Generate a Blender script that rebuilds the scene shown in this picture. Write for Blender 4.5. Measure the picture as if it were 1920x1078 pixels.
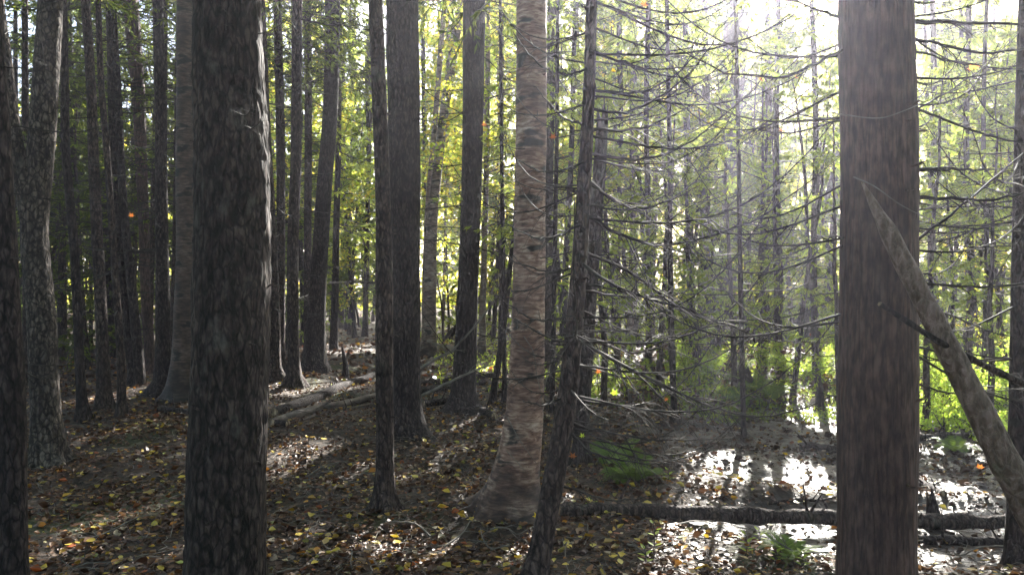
import bpy, math
import numpy as np

# ------------------------------------------------------------------ scene, camera, light
for o in list(bpy.data.objects): bpy.data.objects.remove(o)
S = bpy.context.scene
C = S.collection
CAMZ = 1.6; F = 1450.0                       # eye height in metres, focal length in photo pixels
cd = bpy.data.cameras.new('camera'); cam = bpy.data.objects.new('camera', cd); C.objects.link(cam)
cam.location = (0, 0, CAMZ); cam.rotation_euler = (math.radians(90), 0, 0)
cd.sensor_width = 36; cd.lens = F/1920*36; cd.clip_start = 0.05; cd.clip_end = 2000
S.camera = cam
SUN = np.array([490/1450, 1.0, 760/1450]); SUN /= np.linalg.norm(SUN)
sun_el = math.asin(SUN[2]); sun_az = math.atan2(SUN[0], SUN[1])
w = bpy.data.worlds.new('World'); S.world = w; w.use_nodes = True
nt = w.node_tree; bg = nt.nodes['Background']
sky = nt.nodes.new('ShaderNodeTexSky'); sky.sky_type = 'NISHITA'; sky.sun_disc = False
sky.sun_elevation = sun_el; sky.sun_rotation = sun_az; sky.dust_density = 2.0
nt.links.new(sky.outputs[0], bg.inputs[0]); bg.inputs[1].default_value = 0.055
ld = bpy.data.lights.new('sun', 'SUN'); ld.energy = 5.0; ld.angle = math.radians(0.5); ld.color = (1, .955, .87)
lo = bpy.data.objects.new('sun', ld); C.objects.link(lo); lo.location = (20, 60, 30)
lo.rotation_euler = (math.pi/2 - sun_el, 0, math.pi - sun_az)
S.view_settings.view_transform = 'Standard'; S.view_settings.look = 'None'
S.view_settings.gamma = 1; S.view_settings.exposure = 3.0
S.render.resolution_x = 1024; S.render.resolution_y = 574

rng = np.random.default_rng(11)
U = rng.uniform; Nrm = rng.normal

# ------------------------------------------------------------------ noise and terrain
_tab = np.random.default_rng(3).random(65536)
def _h(*i):
    k = np.zeros_like(i[0])
    for q, m in zip(i, (73856093, 19349663, 83492791)): k = k ^ (q*m)
    return _tab[k & 65535]
def vn2(x, y):
    xi = np.floor(x).astype(np.int64); yi = np.floor(y).astype(np.int64)
    fx = x-xi; fy = y-yi; fx = fx*fx*(3-2*fx); fy = fy*fy*(3-2*fy)
    a = _h(xi, yi)*(1-fx)+_h(xi+1, yi)*fx; b = _h(xi, yi+1)*(1-fx)+_h(xi+1, yi+1)*fx
    return (a*(1-fy)+b*fy)*2-1
def vn3(x, y, z):
    xi = np.floor(x).astype(np.int64); yi = np.floor(y).astype(np.int64); zi = np.floor(z).astype(np.int64)
    fx = x-xi; fy = y-yi; fz = z-zi; fx = fx*fx*(3-2*fx); fy = fy*fy*(3-2*fy); fz = fz*fz*(3-2*fz)
    r = 0
    for dx in (0, 1):
        for dy in (0, 1):
            for dz in (0, 1):
                r = r+_h(xi+dx, yi+dy, zi+dz)*(fx if dx else 1-fx)*(fy if dy else 1-fy)*(fz if dz else 1-fz)
    return r*2-1
def sst(a, b, x):
    t = np.clip((x-a)/(b-a), 0, 1); return t*t*(3-2*t)
def pool(x, y):                                # 1 in the wet hollow, 0 outside
    d = np.sqrt(((x-4.6)/3.5)**2+((y-8.5)/3.0)**2)+.12*vn2(x*1.1+3, y*1.1)+.05*vn2(x*4, y*4+9)
    d2 = np.sqrt(((x-3.6)/2.6)**2+((y-5.35)/.9)**2)+.1*vn2(x*2+3, y*2)
    return np.maximum(1-sst(.72, 1.05, d), (1-sst(.7, 1.1, d2))*.85)
def H(x, y):
    x = np.asarray(x, float); y = np.asarray(y, float)
    z = .07*vn2(x*.45+5, y*.45)+.035*vn2(x*1.6, y*1.6+4)+.014*vn2(x*5, y*5)+.007*vn2(x*13, y*13+2)
    p = pool(x, y)
    z = z*(1-p)+p*(-.160+.036*vn2(x*2.2, y*2.2)+.024*vn2(x*7, y*7)+.014*vn2(x*17, y*17))
    z = z-.055*np.exp(-(((x-2.45)/1.05)**2+((y-6.95)/.55)**2)**2)
    z = z+.30*sst(11.5, 15, y)*sst(-1, 1.5, x)+.22*sst(9, 12, y)*sst(-1, -4, x)*(1-sst(16, 22, y))
    z = z+.5*sst(24, 50, y)+.25*np.exp(-(((x+5.5)/2.2)**2+((y-8.6)/1.4)**2))
    return z*sst(-20, -8, y)+0.0*z
def pt(px, py, Y): return np.array([(px-960)/F*Y, Y, CAMZ-(py-539)/F*Y])
def gpx(px, py):
    Y = np.arange(2.0, 70, .02); x = (px-960)/F*Y; z = CAMZ-(py-539)/F*Y
    k = np.where(z <= H(x, Y))[0]
    if len(k) == 0: return gpx(px, py+5)
    Yk = Y[k[0]]; xk = x[k[0]]
    return np.array([xk, Yk, float(H(xk, Yk))])

# ------------------------------------------------------------------ mesh helpers
class Geo:
    def __init__(s): s.v = []; s.f = []; s.c = []; s.m = []; s.n = 0
    def add(s, v, f, c=None, mi=0):
        v = np.asarray(v, float).reshape(-1, 3); f = np.asarray(f).astype(np.int64)
        if len(v) == 0: return s
        s.f.append(f+s.n); s.v.append(v); s.m.append(np.full(len(f), mi))
        if c is None: c = np.ones((len(v), 3))*.5
        s.c.append(np.broadcast_to(np.asarray(c, float), (len(v), 3))); s.n += len(v)
        return s
    def build(s, name, mat, parent=None, origin=None, smooth=False):
        me = bpy.data.meshes.new(name)
        v = np.concatenate(s.v); o = np.zeros(3) if origin is None else np.asarray(origin)
        v = v-o
        sizes = np.concatenate([np.full(len(f), f.shape[1]) for f in s.f]); idx = np.concatenate([f.ravel() for f in s.f])
        me.vertices.add(len(v)); me.vertices.foreach_set('co', v.astype(np.float32).ravel())
        me.loops.add(len(idx)); me.loops.foreach_set('vertex_index', idx.astype(np.int32))
        me.polygons.add(len(sizes)); st = np.concatenate([[0], np.cumsum(sizes)[:-1]])
        me.polygons.foreach_set('loop_start', st.astype(np.int32))
        me.polygons.foreach_set('loop_total', sizes.astype(np.int32))
        if smooth: me.polygons.foreach_set('use_smooth', np.ones(len(sizes), bool))
        at = me.color_attributes.new('tint', 'FLOAT_COLOR', 'POINT')
        c = np.concatenate(s.c); at.data.foreach_set('color', np.column_stack([c, np.ones(len(c))]).astype(np.float32).ravel())
        for q in (mat if isinstance(mat, (list, tuple)) else [mat]): me.materials.append(q)
        mi = np.concatenate(s.m)
        if mi.any(): me.polygons.foreach_set('material_index', mi.astype(np.int32))
        me.update(calc_edges=True)
        ob = bpy.data.objects.new(name, me); C.objects.link(ob)
        if parent is not None: ob.parent = parent
        elif origin is not None: ob.location = o
        return ob
def norm(a): return a/np.maximum(np.linalg.norm(a, axis=-1, keepdims=True), 1e-9)
def tubes(P, R, sides=3, cap=False):
    """P (N,K,3) polylines, R (N,K) radii -> vertices, quads."""
    P = np.asarray(P, float); R = np.asarray(R, float); N, K, _ = P.shape
    T = np.empty_like(P); T[:, 1:-1] = P[:, 2:]-P[:, :-2]; T[:, 0] = P[:, 1]-P[:, 0]; T[:, -1] = P[:, -1]-P[:, -2]
    T = norm(T); ref = np.where(np.abs(T[:, :1, 2:3]) > .8, np.array([1., 0, 0]), np.array([0, 0, 1.]))
    A = norm(np.cross(T, ref)); B = np.cross(T, A)
    an = np.arange(sides)*2*math.pi/sides
    V = P[:, :, None]+R[:, :, None, None]*(np.cos(an)[:, None]*A[:, :, None]+np.sin(an)[:, None]*B[:, :, None])
    base = (np.arange(N)*K*sides)[:, None, None]+(np.arange(K-1)*sides)[:, None]
    a = base+np.arange(sides); b = base+(np.arange(sides)+1) % sides
    Q = np.stack([a, b, b+sides, a+sides], -1).reshape(-1, 4)
    return V.reshape(-1, 3), Q
def kites(Cn, D, Nn, L, W, fold=.25):
    """leaf-shaped folded pair of quads: base, widest points, tip"""
    D = norm(D); S_ = norm(np.cross(D, Nn)); Nn = np.cross(S_, D); n = len(Cn)
    L = np.broadcast_to(L, n)[:, None]; W = np.broadcast_to(W, n)[:, None]
    b = Cn-D*L*.5; t = Cn+D*L*.5-Nn*L*.08
    l1 = Cn-D*L*.12+S_*W*.5+Nn*W*fold; r1 = Cn-D*L*.12-S_*W*.5+Nn*W*fold
    V = np.stack([b, r1, t, l1], 1).reshape(-1, 3); i = np.arange(n)[:, None]*4
    f = np.concatenate([i+np.array([0, 1, 2]), i+np.array([0, 2, 3])], 0)
    return V, f
def leaf6(Cn, D, Nn, L, W, curl):
    D = norm(D); S_ = norm(np.cross(D, Nn)); Nn = np.cross(S_, D); n = len(Cn)
    L = np.broadcast_to(L, n)[:, None]; W = np.broadcast_to(W, n)[:, None]; curl = np.broadcast_to(curl, n)[:, None]
    def p(u, v, h): return Cn+D*L*u+S_*W*v+Nn*W*h*curl
    V = np.stack([p(-.5, 0, 0), p(-.22, -.45, .5), p(.18, -.36, .55), p(.5, 0, .5), p(.18, .36, .5), p(-.22, .45, .6), p(0, 0, -.1)], 1).reshape(-1, 3)
    i = np.arange(n)[:, None]*7
    f = np.concatenate([i+np.array(q) for q in ([0, 1, 2, 6], [6, 2, 3, 4], [0, 6, 4, 5])], 0)
    return V, f
def rdir(n):
    return norm(Nrm(size=(n, 3)))

# ------------------------------------------------------------------ materials
def mat(name):
    m = bpy.data.materials.new(name); m.use_nodes = True; t = m.node_tree
    return m, t, t.nodes['Principled BSDF'], t.nodes['Material Output']
def nd(t, kind, **kw):
    n = t.nodes.new('ShaderNode'+kind)
    for k, v in kw.items():
        if hasattr(n, k): setattr(n, k, v)
        else: n.inputs[k].default_value = v
    return n
def ramp(t, src, stops):
    r = t.nodes.new('ShaderNodeValToRGB'); e = r.color_ramp.elements
    while len(e) < len(stops): e.new(.5)
    for i, (p, c) in enumerate(stops): e[i].position = p; e[i].color = (*c, 1) if len(c) == 3 else c
    t.links.new(src, r.inputs[0]); return r
def coords(t, sc):
    tc = nd(t, 'TexCoord'); mp = nd(t, 'Mapping'); mp.inputs['Scale'].default_value = sc
    t.links.new(tc.outputs['Object'], mp.inputs[0]); return mp.outputs[0]
def bump(t, b, h, s, d, prev=None):
    n = nd(t, 'Bump'); n.inputs['Strength'].default_value = s; n.inputs['Distance'].default_value = d
    t.links.new(h, n.inputs['Height'])
    if prev is not None: t.links.new(prev, n.inputs['Normal'])
    t.links.new(n.outputs[0], b.inputs['Normal']); return n.outputs[0]
def mixc(t, f, a, b, mode='MIX'):
    m = nd(t, 'Mix', data_type='RGBA', blend_type=mode)
    for i, x in ((0, f), (6, a), (7, b)):
        if hasattr(x, 'links') or hasattr(x, 'is_linked'): t.links.new(x, m.inputs[i])
        else: m.inputs[i].default_value = x if i == 0 else (*x, 1)
    return m.outputs[2]

def bark(name, dark, mid, light, sc=(28, 28, 7), lichen=None, rough=.9, gap=.65):
    m, t, b, o = mat(name)
    v = nd(t, 'TexVoronoi', feature='DISTANCE_TO_EDGE'); v.inputs['Scale'].default_value = 1
    wn = nd(t, 'TexNoise'); wn.inputs['Scale'].default_value = 1.3; wn.inputs['Detail'].default_value = 5
    c = coords(t, sc); t.links.new(c, wn.inputs[0])
    mx = nd(t, 'Mix', data_type='VECTOR'); mx.inputs[0].default_value = .5
    t.links.new(c, mx.inputs[4]); t.links.new(wn.outputs[1], mx.inputs[5]); t.links.new(mx.outputs[1], v.inputs[0])
    n2 = nd(t, 'TexNoise'); n2.inputs['Scale'].default_value = 1; n2.inputs['Detail'].default_value = 8
    t.links.new(coords(t, (40, 40, 14)), n2.inputs[0])
    n3 = nd(t, 'TexNoise'); n3.inputs['Scale'].default_value = 2.2; n3.inputs['Detail'].default_value = 6
    t.links.new(coords(t, (1.5, 1.5, .7)), n3.inputs[0])
    r1 = ramp(t, n2.outputs[0], [(.38, dark), (.5, mid), (.62, light)])
    r2 = ramp(t, v.outputs[0], [(0, (gap*.45,)*3), (.05, (gap*.7,)*3), (.13, (1.12, 1.08, 1.06))])
    col = mixc(t, 1, r1.outputs[0], r2.outputs[0], 'MULTIPLY')
    r3 = ramp(t, n3.outputs[0], [(.35, (.65, .62, .6)), (.65, (1.25, 1.2, 1.1))])
    col = mixc(t, 1, col, r3.outputs[0], 'MULTIPLY')
    if lichen:
        n4 = nd(t, 'TexNoise'); n4.inputs['Scale'].default_value = 1; n4.inputs['Detail'].default_value = 7; n4.inputs['Roughness'].default_value = .65
        t.links.new(coords(t, (9, 9, 5)), n4.inputs[0])
        rr = ramp(t, n4.outputs[0], [(.58, (0, 0, 0)), (.74, (.8, .8, .8))])
        col = mixc(t, rr.outputs[0], col, lichen)
    t.links.new(col, b.inputs['Base Color']); b.inputs['Roughness'].default_value = rough
    b.inputs['Specular IOR Level'].default_value = .3
    a = bump(t, b, v.outputs[0], 1, .03); bump(t, b, n2.outputs[0], .9, .015, a)
    return m
def birch_bark(name, pale, mid, dark, peel=(.17, .085, .06)):
    m, t, b, o = mat(name)
    n1 = nd(t, 'TexNoise'); n1.inputs['Scale'].default_value = 1; n1.inputs['Detail'].default_value = 8; n1.inputs['Roughness'].default_value = .6
    t.links.new(coords(t, (11, 11, 48)), n1.inputs[0]); n1.inputs['Distortion'].default_value = .6
    n2 = nd(t, 'TexNoise'); n2.inputs['Scale'].default_value = 1; n2.inputs['Detail'].default_value = 4
    t.links.new(coords(t, (3.2, 3.2, 9)), n2.inputs[0]); n2.inputs['Distortion'].default_value = .3
    n3 = nd(t, 'TexNoise'); n3.inputs['Scale'].default_value = 1; n3.inputs['Detail'].default_value = 6
    t.links.new(coords(t, (5, 5, 9)), n3.inputs[0])
    r1 = ramp(t, n1.outputs[0], [(.33, peel), (.47, mid), (.66, pale)])
    sc = ramp(t, n2.outputs[0], [(.57, (0, 0, 0)), (.63, (1, 1, 1))])
    col = mixc(t, sc.outputs[0], r1.outputs[0], dark)
    r3 = ramp(t, n3.outputs[0], [(.38, (.45, .36, .33)), (.50, (.85, .68, .61)), (.61, (1.12, 1.06, 1.0))])
    col = mixc(t, 1, col, r3.outputs[0], 'MULTIPLY')
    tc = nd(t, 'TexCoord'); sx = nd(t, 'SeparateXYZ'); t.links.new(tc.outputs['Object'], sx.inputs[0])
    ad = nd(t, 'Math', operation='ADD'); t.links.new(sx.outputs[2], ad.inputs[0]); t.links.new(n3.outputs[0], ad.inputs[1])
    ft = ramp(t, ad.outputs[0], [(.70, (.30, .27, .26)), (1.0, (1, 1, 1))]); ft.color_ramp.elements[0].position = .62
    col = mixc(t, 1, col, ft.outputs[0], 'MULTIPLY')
    t.links.new(col, b.inputs['Base Color']); b.inputs['Roughness'].default_value = .7
    a = bump(t, b, n1.outputs[0], .6, .008); bump(t, b, n3.outputs[0], .6, .02, a)
    return m
def leafmat(name, hue=(1, 1, 1), trans=.5, rough=.5, spec=.35):
    m, t, b, o = mat(name)
    at = nd(t, 'VertexColor', layer_name='tint')
    col = mixc(t, 1, at.outputs[0], hue, 'MULTIPLY')
    t.links.new(col, b.inputs['Base Color']); b.inputs['Roughness'].default_value = rough
    b.inputs['Specular IOR Level'].default_value = spec
    if trans > 0:
        tr = nd(t, 'BsdfTranslucent'); tc_ = mixc(t, 1, col, (1.42, 1.38, .95), 'MULTIPLY'); t.links.new(tc_, tr.inputs[0])
        mx = nd(t, 'MixShader'); mx.inputs[0].default_value = trans
        t.links.new(b.outputs[0], mx.inputs[1]); t.links.new(tr.outputs[0], mx.inputs[2]); t.links.new(mx.outputs[0], o.inputs[0])
    return m
def twigmat(name, c1, c2):
    m, t, b, o = mat(name)
    n = nd(t, 'TexNoise'); n.inputs['Scale'].default_value = 9; n.inputs['Detail'].default_value = 5
    t.links.new(coords(t, (1, 1, 1)), n.inputs[0])
    r = ramp(t, n.outputs[0], [(.35, c1), (.65, c2)])
    t.links.new(r.outputs[0], b.inputs['Base Color']); b.inputs['Roughness'].default_value = .75; b.inputs['Specular IOR Level'].default_value = .2
    return m
M = {}
M['spruce'] = bark('bark_spruce', (.020, .014, .014), (.052, .037, .036), (.10, .077, .073), sc=(62, 62, 24), lichen=(.075, .075, .06))
M['spruce_old'] = bark('bark_old', (.011, .009, .009), (.034, .025, .025), (.070, .056, .053), sc=(58, 58, 20), lichen=(.11, .10, .088), gap=.6)
M['red'] = bark('bark_red', (.046, .030, .030), (.072, .046, .044), (.105, .070, .065), gap=1.25, sc=(72, 72, 5), rough=.8)
M['log'] = bark('bark_log', (.07, .052, .042), (.12, .09, .075), (.17, .125, .115), sc=(55, 55, 38), lichen=(.085, .10, .05), rough=.7, gap=2.3)
M['dark'] = bark('bark_dark', (.013, .010, .011), (.034, .025, .027), (.066, .053, .054), sc=(56, 56, 20))
M['birch'] = birch_bark('bark_birch', (.46, .37, .31), (.21, .135, .105), (.018, .015, .014), (.075, .038, .029))
M['birch_white'] = birch_bark('bark_birch_white', (.34, .31, .28), (.20, .17, .15), (.03, .027, .025), (.10, .08, .07))
M['grey'] = bark('bark_grey', (.022, .018, .017), (.055, .046, .043), (.12, .105, .095), sc=(40, 40, 26), lichen=(.10, .092, .08), gap=.5)
M['alder'] = birch_bark('bark_alder', (.13, .10, .085), (.062, .044, .037), (.010, .009, .008), (.022, .016, .014))
M['twig'] = twigmat('twig', (.016, .013, .012), (.05, .043, .037))
M['twig_pale'] = twigmat('twig_pale', (.08, .07, .06), (.20, .18, .155))
M['wood'] = bark('bare_wood', (.16, .11, .07), (.27, .20, .14), (.42, .34, .25), sc=(70, 70, 3), rough=.75)
M['leaf'] = leafmat('leaf_green', (1.15, 1.12, 1.1), trans=.6)
M['needle'] = leafmat('needle', (1.15, 1.12, 1.15), trans=.65, rough=.55)
M['litter'] = leafmat('litter_leaf', trans=.18, rough=.5, spec=.32)
M['maple'] = leafmat('maple_leaf', trans=.5)
M['fern'] = leafmat('fern', trans=.5)

def ground_mat():
    m, t, b, o = mat('forest_floor')
    at = nd(t, 'VertexColor', layer_name='tint'); sp = nd(t, 'SeparateColor'); t.links.new(at.outputs[0], sp.inputs[0])
    n1 = nd(t, 'TexNoise'); n1.inputs['Scale'].default_value = 14; n1.inputs['Detail'].default_value = 10; n1.inputs['Roughness'].default_value = .7
    v = nd(t, 'TexVoronoi'); v.inputs['Scale'].default_value = 26; v.inputs['Randomness'].default_value = 1
    c = coords(t, (1, 1, 1)); t.links.new(c, n1.inputs[0])
    mx = nd(t, 'Mix', data_type='VECTOR'); mx.inputs[0].default_value = .08
    t.links.new(c, mx.inputs[4]); t.links.new(n1.outputs[1], mx.inputs[5]); t.links.new(mx.outputs[1], v.inputs[0])
    soil = ramp(t, v.outputs['Color'], [(.0, (.020, .014, .011)), (.45, (.042, .028, .020)), (.8, (.08, .052, .034)), (1, (.13, .09, .055))])
    r = ramp(t, n1.outputs[0], [(.35, (.45, .42, .4)), (.65, (1.1, 1.05, 1))])
    col = mixc(t, 1, soil.outputs[0], r.outputs[0], 'MULTIPLY')
    n5 = nd(t, 'TexNoise'); n5.inputs['Scale'].default_value = 6; n5.inputs['Detail'].default_value = 9; t.links.new(c, n5.inputs[0])
    mud = ramp(t, n5.outputs[0], [(.35, (.018, .015, .013)), (.7, (.05, .04, .033))])
    col = mixc(t, sp.outputs[0], col, mud.outputs[0])
    n6 = nd(t, 'TexNoise'); n6.inputs['Scale'].default_value = 40; n6.inputs['Detail'].default_value = 5; t.links.new(c, n6.inputs[0])
    moss = ramp(t, n6.outputs[0], [(.3, (.03, .05, .012)), (.7, (.10, .15, .03))])
    col = mixc(t, sp.outputs[1], col, moss.outputs[0])
    t.links.new(col, b.inputs['Base Color'])
    ro = nd(t, 'MapRange'); ro.inputs['To Min'].default_value = .85; ro.inputs['To Max'].default_value = .36; b.inputs['Specular IOR Level'].default_value = .35
    t.links.new(sp.outputs[0], ro.inputs[0]); t.links.new(ro.outputs[0], b.inputs['Roughness'])
    a = bump(t, b, v.outputs['Distance'], .6, .02); bump(t, b, n1.outputs[0], .7, .03, a)
    return m
def water_mat():
    m, t, b, o = mat('puddle_water')
    b.inputs['Base Color'].default_value = (.022, .017, .012, 1); b.inputs['Roughness'].default_value = .10
    b.inputs['IOR'].default_value = 1.33; b.inputs['Specular IOR Level'].default_value = .7
    n = nd(t, 'TexNoise'); n.inputs['Scale'].default_value = 9; n.inputs['Detail'].default_value = 6
    t.links.new(coords(t, (1, 1, 1)), n.inputs[0])
    r = ramp(t, n.outputs[0], [(.4, (.18,)*3), (.6, (.34,)*3)]); t.links.new(r.outputs[0], b.inputs['Roughness'])
    bump(t, b, n.outputs[0], .25, .02)
    return m
M['ground'] = ground_mat(); M['water'] = water_mat()

# ------------------------------------------------------------------ thing helpers
def tag(o, label=None, cat=None, group=None, kind=None):
    if label: o['label'] = label
    if cat: o['category'] = cat
    if group: o['group'] = group
    if kind: o['kind'] = kind
    return o
def thing(name, loc, label, cat, group=None):
    o = bpy.data.objects.new(name, None); C.objects.link(o); o.location = loc; o.empty_display_size = .2
    return tag(o, label, cat, group)

# patches of the floor that the sun reaches through openings in the canopy: (px, py, radius x, radius y in metres)
SUNNY = []
for px, py, rx, ry in ((1410, 895, 1.0, .9), (1700, 915, .6, .5), (1180, 990, 1.1, .6), (1440, 1015, 1.0, .5), (640, 1015, .22, .10), (300, 1035, .5, .08), (900, 1035, .55, .25),
                       (545, 722, .8, .9), (420, 735, .7, .5), (250, 750, .8, .4), (640, 650, 1.2, 3), (780, 850, .35, .3), (900, 800, .3, .4),
                       (1250, 680, 2.0, 2.4), (1430, 690, 1.6, 2.0), (1800, 760, 2.4, 3.2), (560, 850, .3, .15),
                       (940, 690, .9, 1.5), (1100, 720, .7, 1.6), (700, 890, .25, .2)):
    g = gpx(px, py); SUNNY.append((g[0], g[1], rx, ry))
def shadow_xy(P):
    k = P[:, 2]/SUN[2]; return P[:, 0]-SUN[0]*k, P[:, 1]-SUN[1]*k
def keep(P, strength=.985):
    """False for foliage that would close the openings over the sunny patches"""
    x, y = shadow_xy(P); hit = np.zeros(len(P))
    for gx, gy, rx, ry in SUNNY:
        d = ((x-gx)/(rx+.12))**2+((y-gy)/(ry+.2))**2
        hit = np.maximum(hit, (d < 1)*strength)
    return rng.random(len(P)) >= hit

# ------------------------------------------------------------------ ground
def axis(a, b, step, far, grow=1.09):
    r = list(np.arange(a, b, step)); s = step
    while r[-1] < far: s *= grow; r.append(r[-1]+s)
    s = step; l = [a]
    while l[-1] > -far: s *= grow; l.append(l[-1]-s)
    return np.array(l[1:][::-1]+r)
gx = axis(-5, 8, .045, 420); gy = axis(3, 14, .045, 420)
X, Yg = np.meshgrid(gx, gy); Z = H(X, Yg)
nx, ny = len(gx), len(gy)
V = np.stack([X, Yg, Z], -1).reshape(-1, 3)
i = (np.arange(ny-1)[:, None]*nx+np.arange(nx-1)).ravel()
Q = np.stack([i, i+1, i+nx+1, i+nx], -1)
pl = pool(X, Yg).ravel()
moss = np.clip(sst(-.1, .4, vn2(X*.8+20, Yg*.8).ravel()+.35*vn2(X*3, Yg*3).ravel())*sst(11, 13, V[:, 1])*sst(1.5, 3, V[:, 0]), 0, 1)*.9
moss = np.maximum(moss, .3*sst(.35, .6, vn2(X*1.3+50, Yg*1.3).ravel())*(pl < .3))
g = Geo().add(V, Q, np.column_stack([np.clip(pl*1.3, 0, 1), moss, pl*0]))
tag(g.build('ground', M['ground'], smooth=True), kind='structure')
xs = np.linspace(.2, 9, 120); ys = np.linspace(4.2, 8.6, 110); Xw, Yw = np.meshgrid(xs, ys)
mk = pool(Xw, Yw) > .05; i = np.array([r*120+c for r in range(109) for c in range(119) if mk[r, c]])
Vw = np.stack([Xw, Yw, Xw*0-.193], -1).reshape(-1, 3)
tag(Geo().add(Vw, np.stack([i, i+1, i+121, i+120], -1)).build('puddle_water', M['water'], smooth=True), kind='structure')

# ------------------------------------------------------------------ trees
def spline(zq, z, a):                         # smooth interpolation through given heights
    a = np.asarray(a, float); z = np.asarray(z, float)
    s = np.gradient(a, z) if len(z) > 2 else np.full(len(z), (a[-1]-a[0])/(z[-1]-z[0]))
    k = np.clip(np.searchsorted(z, zq)-1, 0, len(z)-2); h = z[k+1]-z[k]; t = np.clip((zq-z[k])/h, 0, 1)
    return (2*t**3-3*t**2+1)*a[k]+(t**3-2*t**2+t)*h*s[k]+(-2*t**3+3*t**2)*a[k+1]+(t**3-t**2)*h*s[k+1]
class Trunk: pass
def make_trunk(pts, height, Y=None, base=None, rings=60, sides=14, relief=.0, flare=.25, lean_y=0, broken=False, roots=4):
    """pts: (photo x, photo y, width px) from the foot up; stands at depth Y or at the floor point of the first entry."""
    if Y is None: gp = gpx(pts[0][0], pts[0][1]); Y = gp[1]
    P = np.array([pt(a, b, Y) for a, b, _ in pts]); r = np.array([c for _, _, c in pts])/F*Y/2
    z0 = float(H(P[0, 0], Y))
    if P[0, 2] > z0+.03:
        d = (P[0]-P[1])/(P[0, 2]-P[1, 2]); P = np.vstack([P[0]+d*(z0-P[0, 2]), P]); r = np.r_[r[0]*1.02, r]
    P[0, 2] = min(P[0, 2], z0)
    P = np.vstack([P[0]-np.array([0, 0, .2]), P]); r = np.r_[r[0]*1.03, r]
    if not broken and height > P[-1, 2]+.3:
        d = (P[-1]-P[-2])/(P[-1, 2]-P[-2, 2]); d[0] = np.clip(d[0], -.12, .12)
        hh = height-P[-1, 2]; zt = r[-1]
        for q in (.35, .7, 1):
            P = np.vstack([P, P[-1]+d*hh*(.35 if q < 1 else .3)]); r = np.r_[r, zt*(1-.82*q)]
    z = P[:, 2]; zq = np.linspace(z[0], z[-1], rings)
    if relief: zq = np.unique(np.concatenate([np.linspace(z[0], min(z[-1], 4.2), int(rings*.8)), np.linspace(min(z[-1], 4.2), z[-1], int(rings*.2)+2)]))
    c = np.stack([spline(zq, z, P[:, 0]), spline(zq, z, P[:, 1])+lean_y*(zq-z0), zq], -1)
    rq = np.maximum(spline(zq, z, r), .006)
    ph = U(0, 10, 2)
    wob = rq*.12; c[:, 0] += wob*vn2(zq*.9+ph[0], zq*0+3.3); c[:, 1] += 2*wob*vn2(zq*.7+ph[1], zq*0+7.3)
    an = np.arange(sides)*2*math.pi/sides
    th, zz = np.meshgrid(an, zq); rr = np.repeat(rq[:, None], sides, 1)
    fl = np.exp(-np.maximum(zz-z0, 0)/.13)
    k = roots; lob = np.clip(.45+.5*np.cos(th*k+ph[0]*6+.8*np.sin(th*2+ph[1]))**3+.35*vn2(np.cos(th)*2+ph[0], np.sin(th)*2), 0, 1.4)
    rr = rr*(1+fl*flare*(.5+1.5*lob)+.55*lob*np.exp(-np.maximum(zz-z0, 0)/.05)) * (1+.035*vn3(np.cos(th)*1.3+ph[0], np.sin(th)*1.3, zz*2.2))
    if relief:
        a = vn3(np.cos(th)*rr*30+ph[1], np.sin(th)*rr*30, zz*9); b = vn3(np.cos(th)*rr*70, np.sin(th)*rr*70+ph[0], zz*26)
        rr = rr+relief*(np.abs(a)*1.0+.5*b)
    Vt = np.stack([c[:, 0][:, None]+np.cos(th)*rr, c[:, 1][:, None]+np.sin(th)*rr, zz], -1)
    if broken: Vt[-1, :, 2] += U(-.03, .12, sides); Vt[-2, :, 2] += U(-.01, .02, sides)
    i = (np.arange(len(zq)-1)[:, None]*sides+np.arange(sides)); j = (np.arange(len(zq)-1)[:, None]*sides+(np.arange(sides)+1) % sides)
    Qd = np.stack([i, j, j+sides, i+sides], -1).reshape(-1, 4)
    G = Geo().add(Vt.reshape(-1, 3), Qd)
    top = (len(zq)-1)*sides+np.arange(sides)
    G.add(Vt[-1], np.arange(sides)[None])
    T = Trunk(); T.geo = G; T.c = c; T.r = rq; T.base = np.array([P[0, 0], Y, z0]); T.base[0] = np.interp(z0, zq, c[:, 0])
    T.z0 = z0; T.top = zq[-1]; T.Y = Y
    return T
def at(T, z): return np.array([np.interp(z, T.c[:, 2], T.c[:, 0]), np.interp(z, T.c[:, 2], T.c[:, 1]), z]), float(np.interp(z, T.c[:, 2], T.r))

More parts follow.
